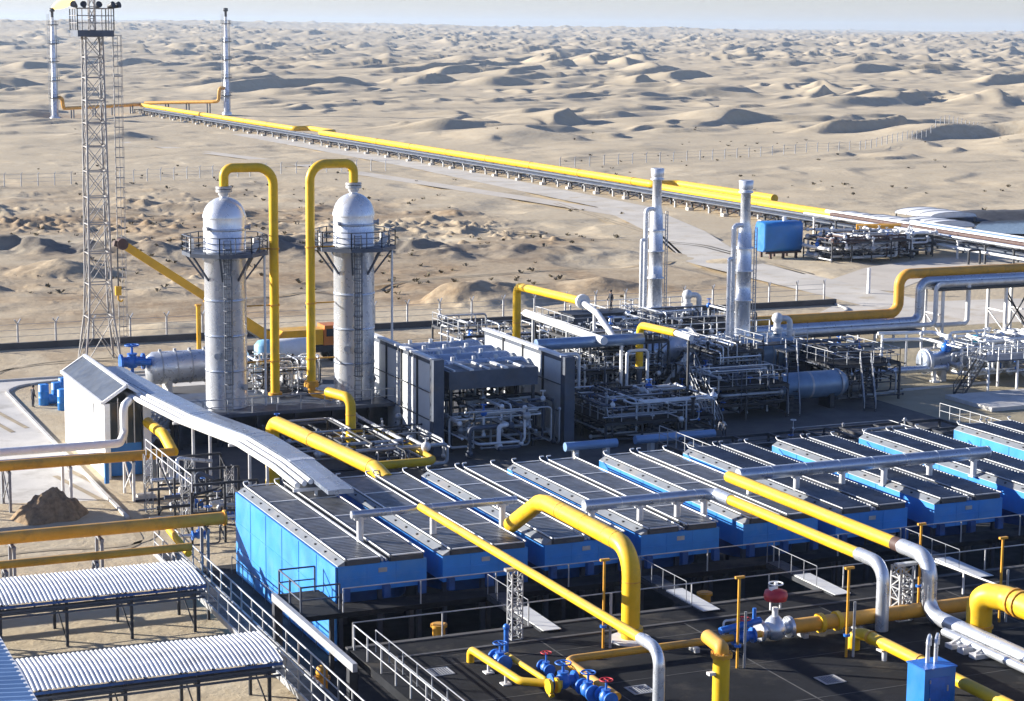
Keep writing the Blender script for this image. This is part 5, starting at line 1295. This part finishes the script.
m = MB(); m.tube([(92.3, 142.6, 1.25), (104.8, 142.6, 1.25)], .3, 14); flange(m, (104.8, 142.6, 1.25), (1, 0, 0), .45, .15); m.build('pipe', silverd, t)
for x in (93.0, 103.6): 
    m = MB(); m.cyl((x, 142.6, .15), (x, 142.6, 1.0), .15, n=10); m.box(x-.35, x+.35, 142.25, 142.95, 0, .15); m.build('post', whiter, t)
m = MB(); m.bar(at(836, 397)+V((0, 0, .08)), at(990, 383)+V((0, 0, .08)), .25, .16); struct('yard_kerb', m, kerbm)
# launcher skid
p0 = at(975, 404, 0); X0, Y0 = 102.2, 133.
t = thing('launcher_skid', 'white cluttered pig launcher skid on a concrete pad with a dark stair', 'process skid', (X0+4, Y0+4, 0))
m = MB(); m.box(99.6, 116, 129.2, 135.5, .02, .35); m.build('concrete_pad', kerbm, t)
q = at(925, 362, 1.7)
m = MB(); m.lathe((0, q.y, 1.75), [(.3, q.x-.35), (.95, q.x-.3), (1.05, q.x-.05), (1.05, q.x+.3), (.85, q.x+.4), (.85, q.x+8), (.5, q.x+9), (.5, q.x+16)], 24, 'x'); m.build('launcher_barrel', silverd, t)
m = MB(); m.lathe((0, q.y, 1.75), [(1.12, q.x-.12), (1.12, q.x+.18)], 24, 'x'); m.bar((q.x-.45, q.y, 1.0), (q.x-.45, q.y, 2.5), .1); m.build('door_ring', whiter, t)
m = MB()
for k in (1.5, 6.): m.box(q.x+k-.25, q.x+k+.25, q.y-.8, q.y+.8, 0, 1.0)
m.build('saddle', kerbm, t)
m = MB(); m.tube([(q.x-1.6, q.y+5, 3.6), (q.x+3.5, q.y+4, 3.6), (q.x+3.5, q.y+1, 3.5), (q.x+3.5, q.y-.5, .6)], .16, 10, .5); m.tube([(q.x-1.6, q.y+4.4, 3.1), (q.x+2.6, q.y+3.4, 3.1), (q.x+2.6, q.y+1.2, 3.0)], .16, 10, .5)
for xx in (q.x-1.4, q.x+1.2): m.bar((xx, q.y+4.6, 0), (xx, q.y+4.6, 3.5), .16)
m.build('white_line', white, t)
m = MB(); a, b = at(958, 396, .1), V((0, 0, 0)); b = V((a.x+3.4, a.y+1.6, 2.7)); stairs(m, a, b, .9); m.build('stair', dark, t)
m = MB(); m.box(b.x-.2, b.x+9, b.y-1.2, b.y+1.6, 2.7, 2.82); m.build('service_platform', darkb, t)
m = MB(); railing(m, [(b.x-.2, b.y+1.6, 2.82), (b.x+9, b.y+1.6, 2.82)], 1.1, 1.3, .045, 1); railing(m, [(b.x+.9, b.y-1.2, 2.82), (b.x+9, b.y-1.2, 2.82)], 1.1, 1.3, .045, 1); m.build('handrail', whiter, t)
m = MB()
for xx in (b.x, b.x+3, b.x+6, b.x+9):
    for yy in (b.y-1.1, b.y+1.5): m.bar((xx, yy, 0), (xx, yy, 2.7), .16)
m.build('platform_leg', whiter, t)
pipework(t, q.x+2, q.x+13, q.y-3.5, q.y+3.5, .6, 3.6, 40, 77, [white, whiter, silver, galv, white], (.06, .2))
for k in range(5): valve_parts(t, (q.x+4+2*k, q.y-1.8+.6*(k % 3), 1.5+.5*(k % 2)), (1, 0, 0), .24, whiter if k % 2 else silver, whiter, .8)
m = MB(); m.cyl((q.x+6, q.y+1, 2.9), (q.x+6, q.y+1, 3.6), .25, n=10); m.build('teal_cap', mat('teal paint', (.02, .42, .52), .4), t)
# ------------------------------------------------------------------ perimeter wall and fences
t = thing('perimeter_wall', 'long low dark plinth wall with angled fence posts along the plant edge', 'wall', (80, 189, 0))
m = MB(); m.box(-12, 123.4, 188.7, 189.1, 0, .62); m.build('plinth', concd, t)
xx = -10.; k = 0
while xx < 123.6:
    m = MB(); m.bar((xx, 191.0, 0), (xx, 191.0, 2.1), .16); m.bar((xx, 191., 2.1), (xx-.35, 190.6, 2.55), .1); m.bar((xx, 191., 2.1), (xx+.35, 191.3, 2.55), .1); m.build('fence_post', galv, t); xx += 3.6
m = MB()
for z in (.9, 1.5, 2.05): m.cyl((-10, 191, z), (123.4, 191, z), .022, n=5)
m.build('fence_wire', galv, t)
def fence(label, pts, sp, h, mt, wires=True):
    t = thing('wire_fence', label, 'fence', (pts[0].x, pts[0].y, 0)); n = 0
    for a, b in zip(pts, pts[1:]):
        k = max(1, round((b-a).length/sp))
        for j in range(k):
            p = a.lerp(b, j/k); 
            zz = float(terrain(np.array([p.x]), np.array([p.y]))[0][0])
            if n < 98: m = MB(); m.bar((p.x, p.y, zz-.3), (p.x, p.y, zz+h), .16); m.bar((p.x, p.y, zz+h), (p.x+.3, p.y, zz+h+.3), .1); m.build('fence_post', mt, t)
            n += 1
    m = MB()
    for a, b in zip(pts, pts[1:]):
        K = 10; P = [a.lerp(b, j/K) for j in range(K+1)]
        for c_, d_ in zip(P, P[1:]):
            za, zb = [float(terrain(np.array([p.x]), np.array([p.y]))[0][0]) for p in (c_, d_)]
            for w_ in (.35, .65, .98): m.bar((c_.x, c_.y, za+h*w_), (d_.x, d_.y, zb+h*w_), .04)
    m.build('fence_wire', mt, t)
fence('far wire fence crossing the sand behind the floodlight mast', [at(-30, 188), at(120, 183), at(250, 175), at(400, 170)], 3.4, 2.3, galv)
fence('far wire fence curving over the dunes right of the yellow pipeline', [at(560, 168), at(700, 160), at(860, 150), at(985, 131)], 4.6, 2.2, grey)
# ------------------------------------------------------------------ floodlight mast
bx, by = 38.4, 179.0
t = thing('floodlight_mast', 'tall grey lattice floodlight mast with a railed platform, left of the towers', 'mast', (bx, by, 0))
lev = [0, 4.2, 7.2, 10, 12.6, 15, 17.3, 19.5, 21.6, 23.6, 25.6, 27.4, 29.2]
def half(z): return (1.75-.13*z if z < 5 else 1.1-.28*(z-5)/24.2)*.92
m = MB(); cs = [(-1, -1), (1, -1), (1, 1), (-1, 1)]
for a, b in zip(lev, lev[1:]):
    for i_ in range(4):
        c0, c1 = cs[i_], cs[(i_+1) % 4]; ha, hb = half(a), half(b)
        P = lambda c, h_, z: V((bx+c[0]*h_, by+c[1]*h_, z))
        m.bar(P(c0, ha, a), P(c0, hb, b), .16); m.bar(P(c0, hb, b), P(c1, hb, b), .1)
        m.bar(P(c0, ha, a), P(c1, hb, b), .065); m.bar(P(c1, ha, a), P(c0, hb, b), .065)
m.build('lattice', lattm, t)
m = MB(); m.box(bx-1.6, bx+1.6, by-1.6, by+1.6, 29.2, 29.75); pl = m.build('top_platform', darkb, t)
m = MB(); railing(m, [(bx-1.6, by-1.6, 29.75), (bx+1.6, by-1.6, 29.75), (bx+1.6, by+1.6, 29.75), (bx-1.6, by+1.6, 29.75), (bx-1.6, by-1.6, 29.75)], 1.9, 1.1, .05, 2); m.build('handrail', lattm, pl)
for dx, dy in ((-1.6, -1.5), (-.9, -1.6), (.2, -1.6), (1.2, -1.6), (1.7, -1.2)):
    m = MB(); p = V((bx+dx, by+dy, 31.75)); m.cyl(p+V((-.05, .1, .05)), p+V((dx*.25, -.4, .25)), .16, .3, 10); m.bar(p+V((0, .1, -.15)), p+V((0, .1, .1)), .08); m.build('floodlight', dark, pl)
m = MB(); truss(m, (bx, by, 29.75), (bx, by, 40), .5, .5, 10, .09); m.build('top_spar', lattm, t)
m = MB(); ladder(m, bx+1.75, by-.4, .3, 29.4, (1, -.2), True, .5); m.build('caged_ladder', lattm, t)
# ------------------------------------------------------------------ flare stacks
def flare(label, bp, ptop, plats):
    x, y = bp.x, bp.y; t = thing('flare_stack', label, 'flare stack', (x, y, 0), 'pair of flare stacks in the dunes'); zt = zrow(x, y, ptop)
    m = MB(); m.lathe((x, y, 0), [(1.7, 0), (1.7, .9), (.95, 1.2), (.9, zt*.35), (.8, zt*.36), (.72, zt*.72), (.6, zt*.73), (.5, zt-3)], 16); m.build('stack', tankm, t)
    m = MB(); m.lathe((x, y, 0), [(.45, zt-3.), (.42, zt-1.2), (.85, zt-1.1), (.8, zt), (.5, zt)], 14); m.build('burner_tip', dark, t)
    for pr_ in plats:
        z = zrow(x, y, pr_); m = MB(); m.cyl((x, y, z), (x, y, z+.22), 1.9, n=10)
        m.ring((x, y, z+1.2), 1.9, .05, 10)
        for k in range(6): a_ = k*math.pi/3; m.bar((x+1.85*math.cos(a_), y+1.85*math.sin(a_), z), (x+1.85*math.cos(a_), y+1.85*math.sin(a_), z+1.2), .09)
        m.build('ring_platform', dark, t)
    m = MB(); ladder(m, x-1.25, y-.4, .5, zt-2, (-1, -.3), True, .5); m.build('caged_ladder', galv, t)
    m = MB(); m.cyl((x+1.0, y-.6, 0), (x+1.0, y-.6, zt-4), .14, n=8); m.build('pilot_pipe', galv, t)
    return zt
f1, f2 = at(55, 120, 0), at(227, 115, 0)
zt1 = flare('left flare stack, burning, at the edge of the dunes', f1, 8, (25, 44, 62, 81, 98)); zt2 = flare('right flare stack, unlit, at the edge of the dunes', f2, 8, (24, 42, 60, 78, 96))
m = MB(); q = V((f1.x, f1.y, zt1-.1)); P = [q, q+V((1.2, -.4, .7)), q+V((3.0, -1, 1.5)), q+V((5.0, -1.6, 1.9)), q+V((7.0, -2.2, 3.))]; rr = [.5, 1.1, 1.5, 1.2, .05]; vs = []
for c, r_ in zip(P, rr):
    for j in range(10): a_ = 2*math.pi*j/10; vs.append(c+V((-.3*math.sin(a_)*r_, .9*math.cos(a_)*r_*(1+.2*rng.random()), math.sin(a_)*r_*(.8+.4*rng.random()))))
m.add(vs, [(i_*10+j, i_*10+(j+1) % 10, (i_+1)*10+(j+1) % 10, (i_+1)*10+j) for i_ in range(4) for j in range(10)]+[tuple(range(9, -1, -1))], True)
tag(m.build('gas_flame', flame, loc=q), 'pale yellow gas flame blowing right from the left flare stack', 'flame')
# ------------------------------------------------------------------ long yellow pipeline on its rack
PXx = 170.6; YE = 712.; YN = 261.
t = thing('yellow_pipeline', 'long yellow pipeline on a low rack running back into the dunes', 'pipeline', (PXx, 480, 0))
m = MB(); m.tube([(PXx-1, YE, 2.7), (PXx, 536, 2.7), (PXx+4.5, 536, 2.7), (PXx+4.5, 514, 2.7), (PXx, 514, 2.7), (PXx, 322, 2.7), (PXx+4.8, 322, 2.7), (PXx+4.8, 288, 2.7)], .72, 12, 1.6); m.build('yellow_pipe', yellow, t)
m = MB(); m.tube([(PXx-.4, 318, 2.4), (PXx-.4, YN, 2.4), (PXx-.2, YN-4, 1.6)], .75, 12, 1.5); m.build('yellow_pipe', yellow, t)
m = MB(); m.cyl((PXx-2.3, YE-10, 2.0), (PXx-2.3, YN-60, 2.0), .3, n=8); m.cyl((PXx-3.1, YE-10, 1.6), (PXx-3.1, YN-60, 1.6), .22, n=8); m.box(PXx-4.3, PXx-3.5, YN-60, YE-10, 1.55, 1.75); m.build('service_pipe', darkb, t)
yy = YE-4; k = 0
while yy > YN and k < 94:
    m = MB(); m.box(PXx-4.6, PXx+1.0, yy-.15, yy+.15, 1.15, 1.4)
    for xx in (PXx-4.2, PXx-1.8, PXx+.5): m.bar((xx, yy, -.2), (xx, yy, 1.15), .34)
    m.bar((PXx-4.2, yy, .1), (PXx-1.8, yy, 1.1), .12); m.bar((PXx+.1, yy, 1.4), (PXx+.1, yy, 2.0), .4); m.build('rack_support', galv if k % 2 else dark, t)
    if k % 2 == 0: m = MB(); m.box(PXx-5.2, PXx-4.3, yy-.5, yy+.5, -.1, .5); m.build('footing', kerbm, t)
    yy -= 7.2 if yy > 420 else 6.; k += 1
for yy in [YE-14-23*k for k in range(19)]:
    if 508 < yy < 542 or 284 < yy < 326: continue
    m = MB(); flange(m, (PXx-.4 if yy < 318 else PXx+(536-yy)*.0057*(yy > 536), yy, 2.4 if yy < 318 else 2.7), (0, 1, 0), .78, .25); m.build('weld_band', ochre, t)
t = thing('flare_branch_pipe', 'yellow branch pipe turning off the pipeline to the burning flare', 'pipe', (150, 690, 0))
m = MB(); m.tube([(PXx-1, YE+.5, 2.9), (f1.x+4.2, f1.y+4, 3.6), (f1.x+3.0, f1.y+1, 3.8), (f1.x+2.6, f1.y+.5, 7.2), (f1.x+.6, f1.y, 7.3)], .62, 10, 1.5); m.build('pipe', ochre, t)
for k in (.15, .4, .65, .92): c = V((PXx-1, YE, 0)).lerp(V((f1.x+4, f1.y+4, 0)), k); m = MB(); m.bar(c, c+V((0, 0, 2.9)), .4); m.bar(c+V((1, .8, 0)), c+V((1, .8, 2.9)), .4); m.build('support', darkb, t)
t = thing('flare_branch_pipe', 'yellow branch pipe turning off the pipeline to the unlit flare', 'pipe', (182, 700, 0))
m = MB(); m.tube([(PXx+1, YE+2, 3.4), (f2.x-4.2, f2.y+2, 4.6), (f2.x-2.8, f2.y+.6, 4.8), (f2.x-2.6, f2.y, 9.4), (f2.x-.6, f2.y, 9.5)], .62, 10, 1.5); m.build('pipe', ochre, t)
for k in (.3, .6, .9): c = V((PXx+1, YE+2, 0)).lerp(V((f2.x-4, f2.y+2, 0)), k); zz = float(terrain(np.array([c.x]), np.array([c.y]))[0][0]); m = MB(); m.bar(c+V((0, 0, -.3)), c+V((0, 0, 4.2)), .4); m.bar(c+V((1, 0, -.3)), c+V((1, 0, 4.2)), .4); m.build('support', darkb, t)
# pipe rack carrying on towards the right edge
t = thing('pipe_rack', 'low rack of grey, brown and white pipes descending to the right edge', 'pipe rack', (167, 215, 0))
for k, (dx, z, r_, mm, ya, yb) in enumerate(((0, 3.1, .34, brown, 256, 150), (1.0, 3.3, .3, whiter, 259, 150), (2.0, 3.2, .42, roofm, 236, 150), (-1.0, 2.8, .22, silver, 262, 150), (3.2, 3.3, .34, whiter, 240, 150), (-1.8, 1.5, .2, whiter, 240, 160))):
    m = MB(); m.cyl((166+dx, ya, z), (166+dx, yb, z), r_, n=10); m.build('pipe', mm, t)
m = MB(); m.tube([(160.5, 241, 2.7), (166.5, 237.5, 2.9), (168.8, 236, 2.9)], .5, 12, 1.); m.build('yellow_pipe', ochre, t)
for k in range(18):
    yy = 258-6*k; m = MB(); m.box(164, 170, yy-.12, yy+.12, 2.35, 2.55)
    for xx in (164.2, 169.6): m.bar((xx, yy, 0), (xx, yy, 2.35), .22)
    if k % 2: m.tube([(163.4, yy, 0), (163.4, yy, 1.9), (161.6, yy, 1.9), (161.6, yy, 0)], .16, 7, .3)
    m.build('rack_support', dark if k % 3 else whiter, t)
c = at(790, 240, 2.)
frame_skid('distant brown and white pipe skid right of the blue tank', 145.5, 158, 224, 231, 2.6, 40, 91, False, [whiter, brown, galv, dark, white], (.4, 3.8), False, (.1, .26))
frame_skid('distant skid of white vertical valves below the yellow rack stub', 156, 163, 226, 234, 2.8, 26, 93, True, [white, whiter, dark, grey], (.4, 3.4), False, (.1, .26))
for px, py, l_ in ((865, 249, 'left white upright drum below the distant rack'), (893, 247, 'grey upright drum below the distant rack'), (940, 243, 'dark equipment box in the shade of the distant rack')):
    p = at(px, py, 0); m = MB(); m.lathe(p, [(.75, 0), (.8, .15), (.8, 2.1), (.6, 2.35), (.2, 2.4)], 14)
    t = thing('upright_drum', l_, 'drum', p); m.build('shell', white if 'white' in l_ else grey if 'grey' in l_ else dark, t); m = MB(); m.box(p.x-.9, p.x+.9, p.y-.9, p.y+.9, 0, .1); m.cyl(p+V((.4, 0, 2.4)), p+V((.4, 0, 2.7)), .15, n=8); m.build('fittings', galv, t)
# blue tank on brown legs
c = at(779, 236, 2.9); x, y = c.x, c.y
t = thing('blue_tank', 'large blue lying tank on brown legs right of the right stack', 'tank', (x, y, 0))
m = MB(); r_ = 2.05
def rrect(w, h, rad, n=5):
    o = []
    for cx_, cz_, a0 in ((w-rad, h-rad, 0), (-w+rad, h-rad, 90), (-w+rad, -h+rad, 180), (w-rad, -h+rad, 270)):
        for k in range(n+1): a_ = R(a0+90*k/n); o.append((cx_+rad*math.cos(a_), cz_+rad*math.sin(a_)))
    return o
vs = []; prof = [(-3.0, .8), (-2.8, 1.), (2.8, 1.), (3.0, .8)]
for xx, s_ in prof: vs += [(x+xx, y+a_*s_, 2.9+b_*(.75+.25*s_)) for a_, b_ in rrect(1.5, 2.05, .7)]
n = 24; m.add(vs, [(i_*n+j, i_*n+(j+1) % n, (i_+1)*n+(j+1) % n, (i_+1)*n+j) for i_ in range(3) for j in range(n)], True); m.add(vs, [tuple(range(n-1, -1, -1)), tuple(range(3*n, 4*n))]); m.build('shell', bluep, t)
m = MB()
for k in (-2, 0, 2): m.bar((x+k, y-1.2, 0), (x+k, y-1.2, .9), .3); m.bar((x+k, y+1.2, 0), (x+k, y+1.2, .9), .3)
m.bar((x-2.8, y-1.2, .8), (x+2.8, y-1.2, .8), .25); m.build('leg_frame', brown, t)
m = MB(); m.cyl((x+.8, y, 4.9), (x+.8, y, 5.5), .28, n=10); m.build('vent', white, t)
# white arched shelters behind the rack
wl = ['largest white arched shelter behind the distant rack', 'second white arched shelter, left of the largest', 'third white arched shelter, farther left', 'small white arched shelter at the left end by the yellow pipe']
for (px, py, w_, l2, h_), l_ in zip(((935, 231, 9, 8, 1.0), (893, 229, 7, 9, .95), (862, 225, 6, 9, .9), (935, 220, 9, 10, .8)), wl):
    p = at(px, py, 0); p = V((max(p.x, 173), p.y, 0)) if py == 220 else p
    t = thing('white_shelter', l_ if py != 220 else 'white arched shelter farthest back behind the distant rack', 'shelter', p, 'white arched shelters'); m = MB(); n = 10; vs = []
    for yy in (p.y-l2/2, p.y+l2/2):
        vs += [(p.x+w_/2*math.cos(math.pi*j/n)*1.0, yy, .9+h_*math.sin(math.pi*j/n)**.8) for j in range(n+1)]
    m.add(vs, [(j, j+1, n+2+j, n+1+j) for j in range(n)], True); m.add(vs, [tuple(range(n, -1, -1)), tuple(range(n+1, 2*n+2))]); m.build('cover', white, t)
    m = MB()
    for sx_ in (-1, 1):
        for yy in (p.y-l2/2+.2, p.y+l2/2-.2): m.bar((p.x+sx_*(w_/2-.2), yy, 0), (p.x+sx_*(w_/2-.2), yy, .95), .2)
    m.build('leg_frame', dark, t)
    m = MB()
    for k in range(4): yy = p.y-l2/2+.05+k*(l2-.1)/3; m.tube([(p.x+(w_/2+.03)*math.cos(math.pi*j/n), yy, .9+(h_+.03)*math.sin(math.pi*j/n)**.8) for j in range(n+1)], .06, 5)
    m.build('strap', galv, t)
    m = MB(); 
    for k in range(3): m.bar((p.x-w_/2, p.y-l2/2-.05+k*l2/2.05, .9), (p.x+w_/2, p.y-l2/2-.05+k*l2/2.05, .9), .14)
    m.build('frame', galv, t)
# earth bank at the right edge, painted dark for the shade of an excavation
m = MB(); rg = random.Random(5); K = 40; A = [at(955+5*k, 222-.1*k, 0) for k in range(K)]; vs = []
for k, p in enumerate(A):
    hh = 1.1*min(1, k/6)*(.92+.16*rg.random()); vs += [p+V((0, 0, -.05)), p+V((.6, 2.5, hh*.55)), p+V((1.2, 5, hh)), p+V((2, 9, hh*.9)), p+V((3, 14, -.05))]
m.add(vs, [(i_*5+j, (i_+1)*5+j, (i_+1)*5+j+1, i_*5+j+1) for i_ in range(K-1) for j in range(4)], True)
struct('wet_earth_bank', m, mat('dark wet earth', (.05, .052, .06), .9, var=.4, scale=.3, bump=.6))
# ------------------------------------------------------------------ truck crane behind the towers
yc = 173.; pb = ony(292, 352, yc); tip = ony(124, 245, yc)
t = thing('truck_crane', 'yellow truck crane with its long boom raised to the left behind the towers', 'crane', (pb.x, yc, 0))
d_ = (tip-pb).normalized(); 
m = MB(); m.bar(pb, pb.lerp(tip, .52), .85, .95); m.build('boom_base', crane_y, t)
m = MB(); m.bar(pb.lerp(tip, .4), tip, .62, .7); m.build('boom_extension', crane_y, t)
m = MB(); m.cyl(tip+V((-.2, -.45, .1)), tip+V((-.2, .45, .1)), .5, n=12); m.bar(tip+V((-.9, 0, .2)), tip, .5, .5); m.build('boom_head', brown, t)
m = MB(); m.bar(tip+V((-.6, 0, -.2)), tip+V((-.6, 0, -3.6)), .09); h_ = m.build('hoist_rope', dark, t)
m = MB(); m.box(tip.x-.85, tip.x-.35, yc-.2, yc+.2, tip.z-4.4, tip.z-3.6); m.tube([tip+V((-.6, 0, -4.4)), tip+V((-.6, 0, -4.8)), tip+V((-.35, 0, -5.0)), tip+V((-.2, 0, -4.8))], .08, 6, .1); m.build('hook_block', crane_y, h_)
m = MB(); m.box(pb.x-5.5, pb.x+4.5, yc-1.25, yc+1.25, .9, 1.5); m.build('chassis', dark, t)
m = MB(); m.box(pb.x-1.2, pb.x+2.6, yc-1.2, yc+1.2, 1.6, 3.0); m.build('turntable', crane_y, t)
m = MB(); m.hexa([(pb.x+2.7, yc-1.1, 1.5), (pb.x+4.6, yc-1.1, 1.5), (pb.x+4.6, yc+1.1, 1.5), (pb.x+2.7, yc+1.1, 1.5)], [(pb.x+2.8, yc-1.05, 3.3), (pb.x+4.3, yc-1.05, 3.3), (pb.x+4.3, yc+1.05, 3.3), (pb.x+2.8, yc+1.05, 3.3)]); cb = m.build('cab', orange, t)
m = MB(); m.box(pb.x+2.95, pb.x+4.1, yc-1.13, yc-1.08, 2.3, 3.0); m.build('window', glass, cb)
for k in (-4.4, -3.0, 1.4, 3.6):
    for s_ in (-1, 1): m = MB(); m.cyl((pb.x+k, yc+s_*.85, .55), (pb.x+k, yc+s_*1.25, .55), .55, n=16); m.build('wheel', rubber, t)
m = MB(); m.cyl(pb.lerp(tip, .1)+V((0, 0, -.6)), pb.lerp(tip, .33)+V((0, 0, -.5)), .16, n=10); m.build('lift_cylinder', galv, t)
p = ony(199, 350, 171.5); zt_ = zrow(p.x, 171.5, 305); t = thing('yellow_standpipe', 'slim yellow standpipe just left of the left tower', 'pipe', (p.x, 171.5, 0))
m = MB(); m.cyl((p.x, 171.5, 0), (p.x, 171.5, zt_), .2, n=10); m.build('pipe', crane_y, t); m = MB(); flange(m, (p.x, 171.5, zt_), (0, 0, 1), .3, .15); flange(m, (p.x, 171.5, 1), (0, 0, 1), .3, .15); m.build('flange', ochre, t)
q = at(600, 252, 0)
# ------------------------------------------------------------------ people
def person(label, foot, face, pose, top, legs):
    """one skinned body; face = direction looked to (world xy), feet on 'foot'"""
    f2_ = V((face[0], face[1], 0)).normalized(); s2 = V((-f2_.y, f2_.x, 0))
    def P(s, f_, z): return V(foot)+s2*s+f2_*f_+V((0, 0, z))
    bend = pose == 'bend'
    J = {'pel': (0, 0, .95, .15), 'sp': (0, .04, 1.15, .145), 'ch': (0, .03, 1.36, .165), 'nk': (0, .04, 1.52, .06), 'hd': (0, .06, 1.66, .1), 'ht': (0, .05, 1.76, .07)}
    if bend: J = {'pel': (0, -.15, .86, .15), 'sp': (0, .08, 1.0, .145), 'ch': (0, .3, 1.1, .165), 'nk': (0, .44, 1.18, .06), 'hd': (0, .55, 1.25, .1), 'ht': (0, .61, 1.31, .07)}
    E = [('pel', 'sp'), ('sp', 'ch'), ('ch', 'nk'), ('nk', 'hd'), ('hd', 'ht')]
    for k, n_ in ((-1, 'r'), (1, 'l')):
        ch = J['ch']; st = .12*k if pose == 'walk' else 0
        J['sh'+n_] = (.19*k, ch[1], ch[2]+.05, .07)
        if bend: J['el'+n_] = (.22*k, ch[1]+.1, .86, .05); J['wr'+n_] = (.16*k, ch[1]+.28, .68, .036); J['ha'+n_] = (.15*k, ch[1]+.34, .6, .04)
        else: J['el'+n_] = (.26*k, ch[1]-st*.6, 1.12, .05); J['wr'+n_] = (.25*k, ch[1]+.12-st, .9, .036); J['ha'+n_] = (.24*k, ch[1]+.15-st, .81, .04)
        p_ = J['pel']; J['hp'+n_] = (.1*k, p_[1], p_[2]-.06, .1)
        J['kn'+n_] = (.11*k, (.08 if bend else .03)+st, .5, .068); J['an'+n_] = (.11*k, (-.06 if bend else -.02)+st*1.5, .1, .045); J['to'+n_] = (.13*k, .14+st*1.5, .045, .04)
        E += [('ch', 'sh'+n_), ('sh'+n_, 'el'+n_), ('el'+n_, 'wr'+n_), ('wr'+n_, 'ha'+n_), ('pel', 'hp'+n_), ('hp'+n_, 'kn'+n_), ('kn'+n_, 'an'+n_), ('an'+n_, 'to'+n_)]
    nm = list(J); me = bpy.data.meshes.new('person')
    me.from_pydata([P(*J[n_][:3])-V(foot) for n_ in nm], [(nm.index(a), nm.index(b)) for a, b in E], [])
    o = bpy.data.objects.new('person', me); COL.objects.link(o); o.location = V(foot)
    sk = o.modifiers.new('s', 'SKIN'); sv = me.skin_vertices[0].data
    for i_, n_ in enumerate(nm): sv[i_].radius = (J[n_][3], J[n_][3]); sv[i_].use_root = (n_ == 'pel')
    ss = o.modifiers.new('u', 'SUBSURF'); ss.levels = 2; ss.render_levels = 2
    dg = bpy.context.evaluated_depsgraph_get(); new = bpy.data.meshes.new_from_object(o.evaluated_get(dg)); o.modifiers.clear(); o.data = new
    for mm in (top, legs, skin, dark): new.materials.append(mm)
    hd = P(*J['hd'][:3])-V(foot); pelz = J['pel'][2]
    hands = [P(*J['ha'+k][:3])-V(foot) for k in 'rl']
    for pl_ in new.polygons:
        pl_.use_smooth = True; c_ = pl_.center
        mi = 0 if c_.z > pelz+.02 else 1
        if c_.z < .1: mi = 3
        if (c_-hd).length < .16 or min((c_-h_).length for h_ in hands) < .075: mi = 2
        if mi == 1 and min((c_-h_).length for h_ in hands) < .3 and c_.z > .7 and abs((c_-V((0, 0, c_.z))).dot(s2)) > .2: mi = 0
        pl_.material_index = mi
    ORG[o] = V(foot); tag(o, label, 'person')
    m = MB(); c_ = hd+V(foot); m.lathe(c_+V((0, 0, .02))-f2_*.015, [(.125, -.03), (.125, .04), (.1, .1), (.05, .135), (.01, .14)], 12); m.build('hair', hair, o)
    m = MB(); m.cyl(c_+f2_*.1+V((0, 0, -.02)), c_+f2_*.14+V((0, 0, -.045)), .018, .014, 6)
    for k in (-1, 1): m.ball(c_+f2_*.1+s2*(.035*k)+V((0, 0, .01)), .012, 6); m.ball(c_+s2*(.115*k)+V((0, 0, -.02)), .025, 6)
    m.build('face', skin, o)
    return o
person('man in dark work clothes standing by the blue drums at the far left', at(33, 407.5, 0), (1, .3), 'stand', cloth_dark, cloth_dark)
zs = 6.22; person('man in dark work clothes standing high on the cabin roof in the pipe jungle', (PM.x, PM.y, 6.2), (-1, -.1), 'walk', cloth_dark, cloth_dark)
p = at(724, 437, 1.36)
person('man in a pale jacket bending over behind the middle coolers', (p.x, p.y, 1.36 if 110.5 < p.y < 123 and 66 < p.x < 90 else .02), (-1, -.6), 'bend', cloth_pale, cloth_dark)
